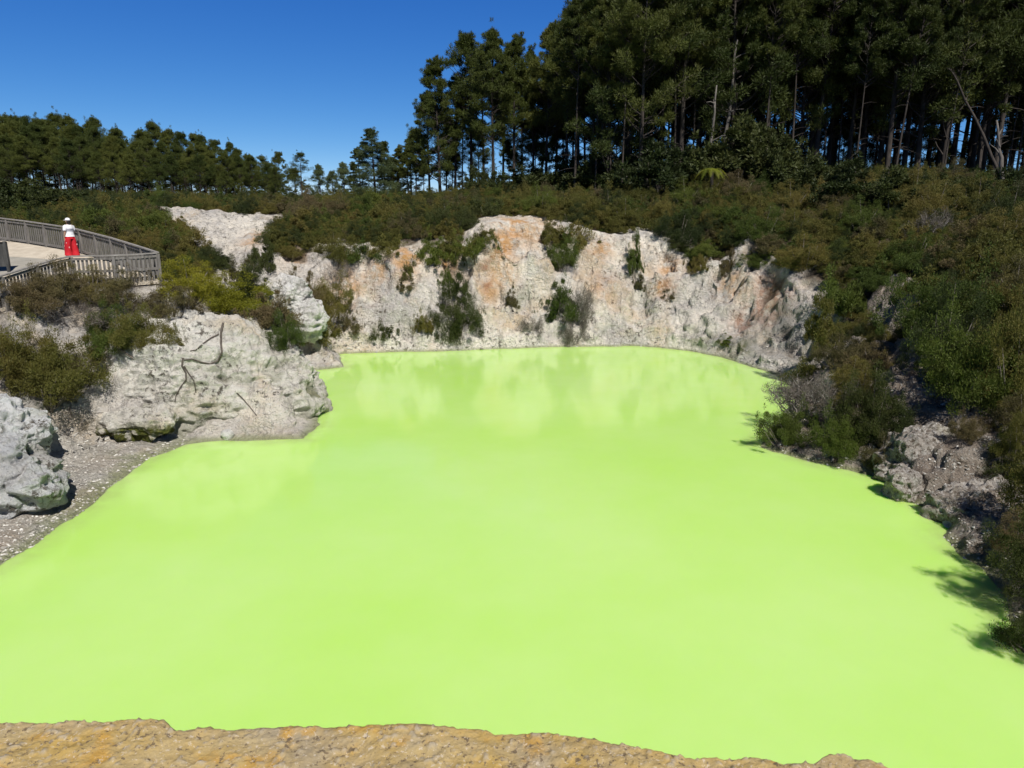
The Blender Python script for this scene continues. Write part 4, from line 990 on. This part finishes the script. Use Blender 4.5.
# ------------------------------------------------------------------ pines
PV = [pine_meshes(300 + i, **k) for i, k in enumerate([
    dict(base=.36, R=4.0, clumps=92), dict(base=.44, R=3.7, clumps=80), dict(base=.28, R=4.4, clumps=104, dead=16), dict(base=.50, R=3.6, clumps=70, lean=.03), dict(base=.40, R=4.2, clumps=90, lean=-.03), dict(base=.56, R=4.0, clumps=66, dead=18)])]
PW = [pine_meshes(320 + i, **k) for i, k in enumerate([dict(base=.38, R=5.4, clumps=104, n=190), dict(base=.45, R=5.0, clumps=92, n=190, lean=.03), dict(base=.32, R=5.8, clumps=112, n=190, lean=-.03)])]
PR = PV + [pine_meshes(325 + i, **k) for i, k in enumerate([dict(base=.16, R=3.8, clumps=88, dead=16), dict(base=.22, R=4.2, clumps=96, dead=14, lean=.04), dict(base=.12, R=3.4, clumps=76, dead=20, lean=-.04)])]
PS = [pine_meshes(350 + i, base=.55, R=2.6, clumps=44, dead=12, tr=.13, lean=l_) for i, l_ in enumerate((.05, -.05, .02, -.08))]
PC = [pine_meshes(330 + i, H=22, base=.08, R=4.6, clumps=95, shape='cone', dead=3) for i in range(2)]
PL = [pine_meshes(336 + i, H=14, base=.10, R=4.4, clumps=80, n=170, dead=3) for i in range(2)]
PT = [pine_meshes(340 + i, H=22, base=.42, R=5.5, clumps=34, n=170, dead=12, tr=.3) for i in range(2)]
def pine(px, dep, top, srcs, label, group, H0=22.0, mat='pine', bark='bark', name='pine_tree', widen=1.0, cat='tree'):
    x = plan(px, dep)[0] / 1.02 * (1.0); y = dep
    x = ray(px, 190)[0] / ray(px, 190)[1] * dep
    z = hz(x, y) - .15
    zt = at_depth(px, top, dep)[2]; s = max(.12, (zt - z) / H0)
    return plant(name, 'pine', random.choice(srcs), (M[mat], M[bark]), (x, y, z), (s * widen * random.uniform(.9, 1.1),) * 2 + (s,), random.random() * 6.28, label, cat, group, names=('crown', 'trunk'), tilt=(random.uniform(-.02, .02), random.uniform(-.02, .02)))
def row(items, fmt, group, srcs, **kw):
    for k, (px, dep, top) in enumerate(sorted(items)):
        pine(px, dep, top, srcs, fmt.format(ORD[k] if k < 30 else ''), group, **kw)
# the wood on the far left ridge
TOPS = ([-80, 0, 40, 80, 130, 180, 220, 260, 282], [116, 118, 113, 117, 126, 132, 142, 151, 160])
front = [(px + random.uniform(-4, 4), random.uniform(112, 120), np.interp(px, *TOPS) + random.uniform(18, 34)) for px in np.linspace(-12, 284, 22)]
midr = [(px + random.uniform(-4, 4), random.uniform(124, 132), np.interp(px, *TOPS) + random.uniform(6, 16)) for px in np.linspace(-16, 280, 24)]
back = [(px + random.uniform(-3, 3), random.uniform(136, 146), np.interp(px, *TOPS) + random.uniform(-6, 7)) for px in np.linspace(-10, 278, 26)]
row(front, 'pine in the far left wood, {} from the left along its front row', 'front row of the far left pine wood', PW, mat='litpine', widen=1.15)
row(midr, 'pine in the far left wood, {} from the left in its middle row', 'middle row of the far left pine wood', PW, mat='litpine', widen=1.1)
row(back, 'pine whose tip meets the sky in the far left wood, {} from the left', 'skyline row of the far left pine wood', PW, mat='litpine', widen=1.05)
lowl = [(px + random.uniform(-5, 5), random.uniform(148, 160), random.uniform(166, 178)) for px in np.linspace(-10, 292, 26)]
row(lowl, 'low bushy pine seen between the trunks of the far left wood, {} from the left', 'low bushy pines behind the far left wood', PL, H0=14.0, widen=1.3)
pine(302, 118, 153, PT, 'flat-topped pine alone against the sky at the right end of the left wood', None, widen=1.15)
pine(276, 112, 168, PC, 'bushy low pine at the right foot of the left wood', None, widen=1.1)
for px, top, lab in ((320, 166, 'left'), (333, 172, 'middle'), (344, 164, 'right')):
    pine(px, 122, top, PL, 'small pale young pine against the sky in the gap, %s of three' % lab, 'young pines in the gap', H0=14.0, mat='paleneedle', widen=1.0)
pine(353, 112, 164, PC, 'small dark pine left of the pale conical pine', None, widen=1.5)
for k, (px, dep, top) in enumerate([(361, 106, 148), (385, 103, 142), (399, 107, 146), (411, 110, 136)]):
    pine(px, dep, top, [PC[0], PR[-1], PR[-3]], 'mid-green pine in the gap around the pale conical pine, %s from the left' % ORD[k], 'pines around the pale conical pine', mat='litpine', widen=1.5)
pine(375, 100, 129, PC, 'pale conical pine standing above the others in the gap', None, mat='paleneedle', widen=2.1)
pine(392, 104, 158, PV, 'low dark pine right of the pale conical pine', None, widen=1.7)
# the clump in the middle
mid_front = [(408, 102, 148), (416, 105, 130), (430, 95, 98), (440, 88, 60), (455, 92, 80), (472, 90, 37), (494, 84, 32), (514, 86, 36), (533, 88, 48)]
mid_back = [(398, 110, 160), (424, 108, 150), (446, 104, 120), (462, 106, 104), (484, 100, 58), (503, 102, 72), (522, 99, 76), (541, 100, 84), (480, 97, 128), (510, 95, 140), (452, 98, 150), (535, 93, 120)]
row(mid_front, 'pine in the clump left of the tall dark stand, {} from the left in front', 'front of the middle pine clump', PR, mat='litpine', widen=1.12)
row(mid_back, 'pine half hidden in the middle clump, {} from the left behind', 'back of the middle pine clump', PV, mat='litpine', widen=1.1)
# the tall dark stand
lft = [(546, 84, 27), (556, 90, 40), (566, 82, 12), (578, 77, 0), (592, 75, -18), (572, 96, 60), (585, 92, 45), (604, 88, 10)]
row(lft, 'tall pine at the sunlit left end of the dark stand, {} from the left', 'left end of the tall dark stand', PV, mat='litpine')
def stand(dep0, dep1, n, x0, x1, t0, t1): return [(px + random.uniform(-9, 9), random.uniform(dep0, dep1), random.uniform(t0, t1)) for px in np.linspace(x0, x1, n)]
row(stand(61, 66, 17, 612, 1085, -130, -60), 'tall dark pine in the right stand, {} from the left in its front row', 'front row of the tall dark stand', PR)
row(stand(68, 75, 20, 600, 1090, -110, -45), 'tall dark pine in the right stand, {} from the left in its second row', 'second row of the tall dark stand', PR, widen=1.1)
row(stand(78, 88, 22, 596, 1085, -70, -10), 'tall dark pine in the right stand, {} from the left in its third row', 'third row of the tall dark stand', PR, widen=1.15)
row(stand(92, 104, 20, 600, 1080, -30, 60), 'shaded pine at the back of the right stand, {} from the left', 'back row of the tall dark stand', PV, widen=1.2)
row(stand(57, 68, 26, 575, 1080, -60, 10), 'slender bare-stemmed pine among the tall stand, {} from the left', 'slender pines among the tall dark stand', PS)
low_ = [(px + random.uniform(-8, 8), random.uniform(97, 112), random.uniform(112, 140)) for px in np.linspace(570, 1075, 24)]
row(low_, 'low bushy pine closing the back of the right stand, {} from the left', 'low bushy pines behind the tall dark stand', PL, H0=14.0)
# bare trunks that catch the light
def snag(px0, py0, px1, py1, dep, r, label, name='dead_tree', cat='dead tree', tdep=None, mat='palebark'):
    a = at_depth(px0, py0, dep); b = at_depth(px1, py1, tdep or dep); a = (a[0], a[1], min(a[2], hz(a[0], a[1])) - .2)
    rt = empty(name, a); tag(rt, label, cat, 'bare trunks in the tall dark stand'); mb = MB(); A, B = Vector((0, 0, 0)), Vector(b) - Vector(a)
    n = 8; pts = [A.lerp(B, i / n) + Vector((random.uniform(-.12, .12), random.uniform(-.12, .12), 0)) * (i > 0) for i in range(n + 1)]
    mb.tube(pts, [r * (1 - .7 * i / n) for i in range(n + 1)], 8); mb.build('trunk', M[mat], rt, True)
    for k in range(5):
        p = A.lerp(B, random.uniform(.45, .95)); e = p + Vector((random.uniform(-1.2, 1.2), random.uniform(-.8, .8), random.uniform(-.2, .9))); br = MB(); br.tube([p, p.lerp(e, .5) + Vector((0, 0, .1)), e], [r * .35, r * .22, .01], 5); br.build('branch', M[mat], rt, True)
snag(711, 168, 716, 85, 59.5, .17, 'straight pale bare trunk right of the tree fern')
snag(724, 120, 737, 40, 62, .2, 'pale bare trunk leaning right above the tree fern')
snag(1006, 178, 998, 120, 52, .2, 'short bleached bare trunk at the foot of the stand near the right edge')
snag(1012, 172, 940, 45, 57, .14, 'dead trunk fallen diagonally across the right end of the stand', mat='bark', tdep=60)
snag(600, 182, 626, 95, 70, .12, 'thin pale trunk leaning right at the left end of the stand')
# undergrowth at the feet of the pines
UG = [(560, 196, 70, 60, 26), (600, 190, 66, 70, 30), (632, 188, 64, 50, 34), (660, 184, 60, 76, 40), (742, 176, 60, 84, 50), (770, 172, 60, 60, 44), (690, 184, 60, 44, 30), (815, 182, 55, 60, 30), (850, 188, 50, 70, 34), (900, 190, 46, 60, 32), (940, 186, 48, 50, 26), (985, 190, 44, 60, 26), (1020, 186, 44, 60, 34), (525, 198, 74, 46, 18), (478, 204, 80, 26, 22), (495, 202, 80, 20, 18)]
for k, (px, py, dep, wd, hp) in enumerate(UG):
    x = ray(px, py)[0] / ray(px, py)[1] * dep; z = hz(x, dep); s = dep / F
    plant('broadleaf_shrub', 'dark', random.choice(BROAD), (M['dark'], M['stem']), (x, dep, z - .2), (wd * s * .52, wd * s * .52, hp * s * .8), random.random() * 6.28,
          'dark broadleaf shrub at the feet of the pines, %s of its line from the left' % ORD[sorted(u[0] for u in UG).index(px)], 'shrub', 'dark shrubs at the feet of the pines')
for k, (px, py, dep, wd, hp) in enumerate([(8, 206, 62, 60, 22), (42, 206, 60, 50, 18), (22, 196, 72, 60, 20), (70, 202, 70, 50, 14), (-12, 200, 60, 60, 30), (95, 206, 66, 40, 10)]):
    x = ray(px, py)[0] / ray(px, py)[1] * dep; z = hz(x, dep); s = dep / F
    plant('broadleaf_shrub', 'dark', random.choice(BROAD), (M['dark'], M['stem']), (x, dep, z - .2), (wd * s * .52, wd * s * .52, hp * s * .9), random.random() * 6.28,
          'tall dark shrub behind the far fence, %s of its group from the left' % ORD[[-12, 8, 22, 42, 70, 95].index(px)], 'shrub', 'tall dark shrubs behind the far fence')
# tree fern
def tree_fern(px, py, dep):
    x = ray(px, py)[0] / ray(px, py)[1] * dep; z = hz(x, dep); top = at_depth(px, py, dep)[2] - z
    r = empty('tree_fern', (x, dep, z)); tag(r, 'yellow green tree fern lit up at the foot of the dark pines', 'tree fern')
    m = MB(); m.tube([(0, 0, -.2), (.05, 0, top * .5), (0, 0, top)], [.16, .13, .11], 8); m.build('trunk', M['bark'], r, True)
    for k in range(13):
        a = k * 6.283 / 13 + random.uniform(-.15, .15); L = random.uniform(1.1, 1.6); V, Fc = [], []; rise = random.uniform(.1, .55)
        def sp(t): return Vector((math.cos(a) * L * t, math.sin(a) * L * t, top + rise * math.sin(t * 2.2) * L * .6 - .75 * t * t * L))
        n = 26; sd_ = Vector((-math.sin(a), math.cos(a), 0))
        for i in range(n):
            t = (i + .5) / n; p = sp(t); q_ = sp(t + .5 / n); wdt = .34 * math.sin(math.pi * min(1, t * .9 + .12)) ** .7
            for sgn in (1, -1):
                b = len(V); V += [p, q_, p.lerp(q_, .5) + sd_ * sgn * wdt + (q_ - p) * 1.2 + Vector((0, 0, -.1 * wdt))]; Fc.append((b, b + 1, b + 2))
        me = mesh_np('frond', [tuple(v) for v in V], Fc); attr(me, 'tone', [random.random() for _ in V]); link('frond', me, M['fern'], r)
tree_fern(712, 170, 56)

# roots crawling over the headland
def root(pts, r, label):
    w_ = []
    for px, py in pts:
        h = hit(px, py, [HB])
        if h: w_.append(h + (Vector((0, 0, EYE)) - h).normalized() * r * .6)
    fine = []
    for a, b in zip(w_[:-1], w_[1:]):
        for t in (0, .34, .67):
            p = a.lerp(b, t); v = (p - Vector((0, 0, EYE))).normalized(); best = None
            for tr_ in (GBVH, HB):
                h = tr_.ray_cast(Vector((0, 0, EYE)), v)
                if h[0] is not None and (best is None or h[3] < best[1]): best = (h[0], h[3])
            fine.append(best[0] - v * r * .6 if best and (best[0] - p).length < .5 else p)
    fine.append(w_[-1]); m = MB(); m.tube(fine, [r * (1 - .5 * i / len(fine)) for i in range(len(fine))], 6)
    tag(m.build('tree_root', M['root'], None, True), label, 'root', 'dark roots on the headland')
root([(223, 323), (221, 333), (221, 343), (222, 352), (218, 361), (210, 364), (200, 362), (192, 359), (184, 360)], .045, 'longest dark root looping down the front of the headland')
root([(219, 334), (211, 338), (204, 343), (196, 350), (190, 351)], .035, 'dark root branching left from the top of the longest root')
root([(183, 358), (182, 366), (186, 373), (186, 380), (180, 388), (176, 396), (175, 402)], .035, 'dark root dropping from the left end of the longest root')
root([(184, 366), (189, 374), (194, 381), (196, 392)], .03, 'short dark root forking right of the dropping root')
root([(235, 391), (243, 399), (250, 407), (257, 416)], .025, 'straight thin root slanting down the right part of the headland')
# driftwood
def log(p, q, r, label, mat='deadwood'):
    a, b = hit(*p), hit(*q)
    if not a or not b: return
    m = MB(); up = Vector((0, 0, r)); m.tube([a + up, a.lerp(b, .5) + up * 1.6, b + up], [r, r * .8, r * .4], 7)
    tag(m.build('driftwood', M[mat], None, True), label, 'driftwood', 'dead branches on the banks')
log((776, 411), (802, 419), .07, 'bleached branch pointing at the water from the right bank')
log((905, 470), (930, 440), .05, 'grey branch lying up the crumbly outcrop')
log((832, 464), (838, 432), .05, 'grey branch leaning among the leafless stems at the waterline')
log((2, 190), (20, 196), .12, 'bleached branch in the scrub at the left edge above the far fence')

# ------------------------------------------------------------------ light, sky, camera
SUN_AZ, SUN_EL = math.radians(158), math.radians(50)          # behind the viewer, to the right
sd = Vector((math.sin(SUN_AZ) * math.cos(SUN_EL), math.cos(SUN_AZ) * math.cos(SUN_EL), math.sin(SUN_EL)))
sun = bpy.data.lights.new('sun', 'SUN'); sun.energy = 5.0; sun.angle = math.radians(.53); sun.color = (1, .955, .88)
so = bpy.data.objects.new('sun', sun); COL.objects.link(so); so.rotation_euler = sd.to_track_quat('Z', 'Y').to_euler(); so.location = (20, -20, 40)
w = bpy.data.worlds.new('World'); S.world = w; w.use_nodes = True
nt = w.node_tree; sk = nt.nodes.new('ShaderNodeTexSky'); sk.sky_type = 'NISHITA'; sk.sun_disc = False
sk.sun_elevation = SUN_EL; sk.sun_rotation = SUN_AZ; sk.altitude = 3000; sk.air_density = .6; sk.dust_density = 0; sk.ozone_density = 10
sp = nt.nodes.new('ShaderNodeSeparateColor'); cb = nt.nodes.new('ShaderNodeCombineColor'); nt.links.new(sk.outputs[0], sp.inputs[0])
for k, (gam, amp) in enumerate(((1.72, 1.05), (1.07, 1.44), (.54, 3.3))):          # the deep clear blue of a southern spring sky
    nt.links.new(math_(nt, 'MULTIPLY', math_(nt, 'POWER', sp.outputs[k], gam), amp), cb.inputs[k])
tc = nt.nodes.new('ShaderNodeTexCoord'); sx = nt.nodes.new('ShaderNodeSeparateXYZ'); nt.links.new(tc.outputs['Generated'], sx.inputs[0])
sky_c = mixc(nt, ramp(nt, sx.outputs[2],   .27, .48), cb.outputs[0], mixc(nt, 1.0, cb.outputs[0], (.60, .43, .27), 'MULTIPLY'))   # sky dimmed and greyed above the view so shadows fill darker and neutral
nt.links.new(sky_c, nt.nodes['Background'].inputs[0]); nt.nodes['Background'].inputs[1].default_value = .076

cam = bpy.data.cameras.new('camera'); cam.sensor_width = 36; cam.lens = 36 * F / 1024; cam.clip_end = 2000; cam.clip_start = .1
co = bpy.data.objects.new('camera', cam); COL.objects.link(co); co.location = (0, 0, EYE); co.rotation_euler = (math.pi / 2 - PITCH, 0, 0)
S.camera = co
S.view_settings.view_transform = 'Standard'; S.view_settings.look = 'None'; S.view_settings.gamma = 1; S.view_settings.exposure = .16
S.view_settings.use_curve_mapping = False
S.cycles.max_bounces = 6; S.cycles.transparent_max_bounces = 4
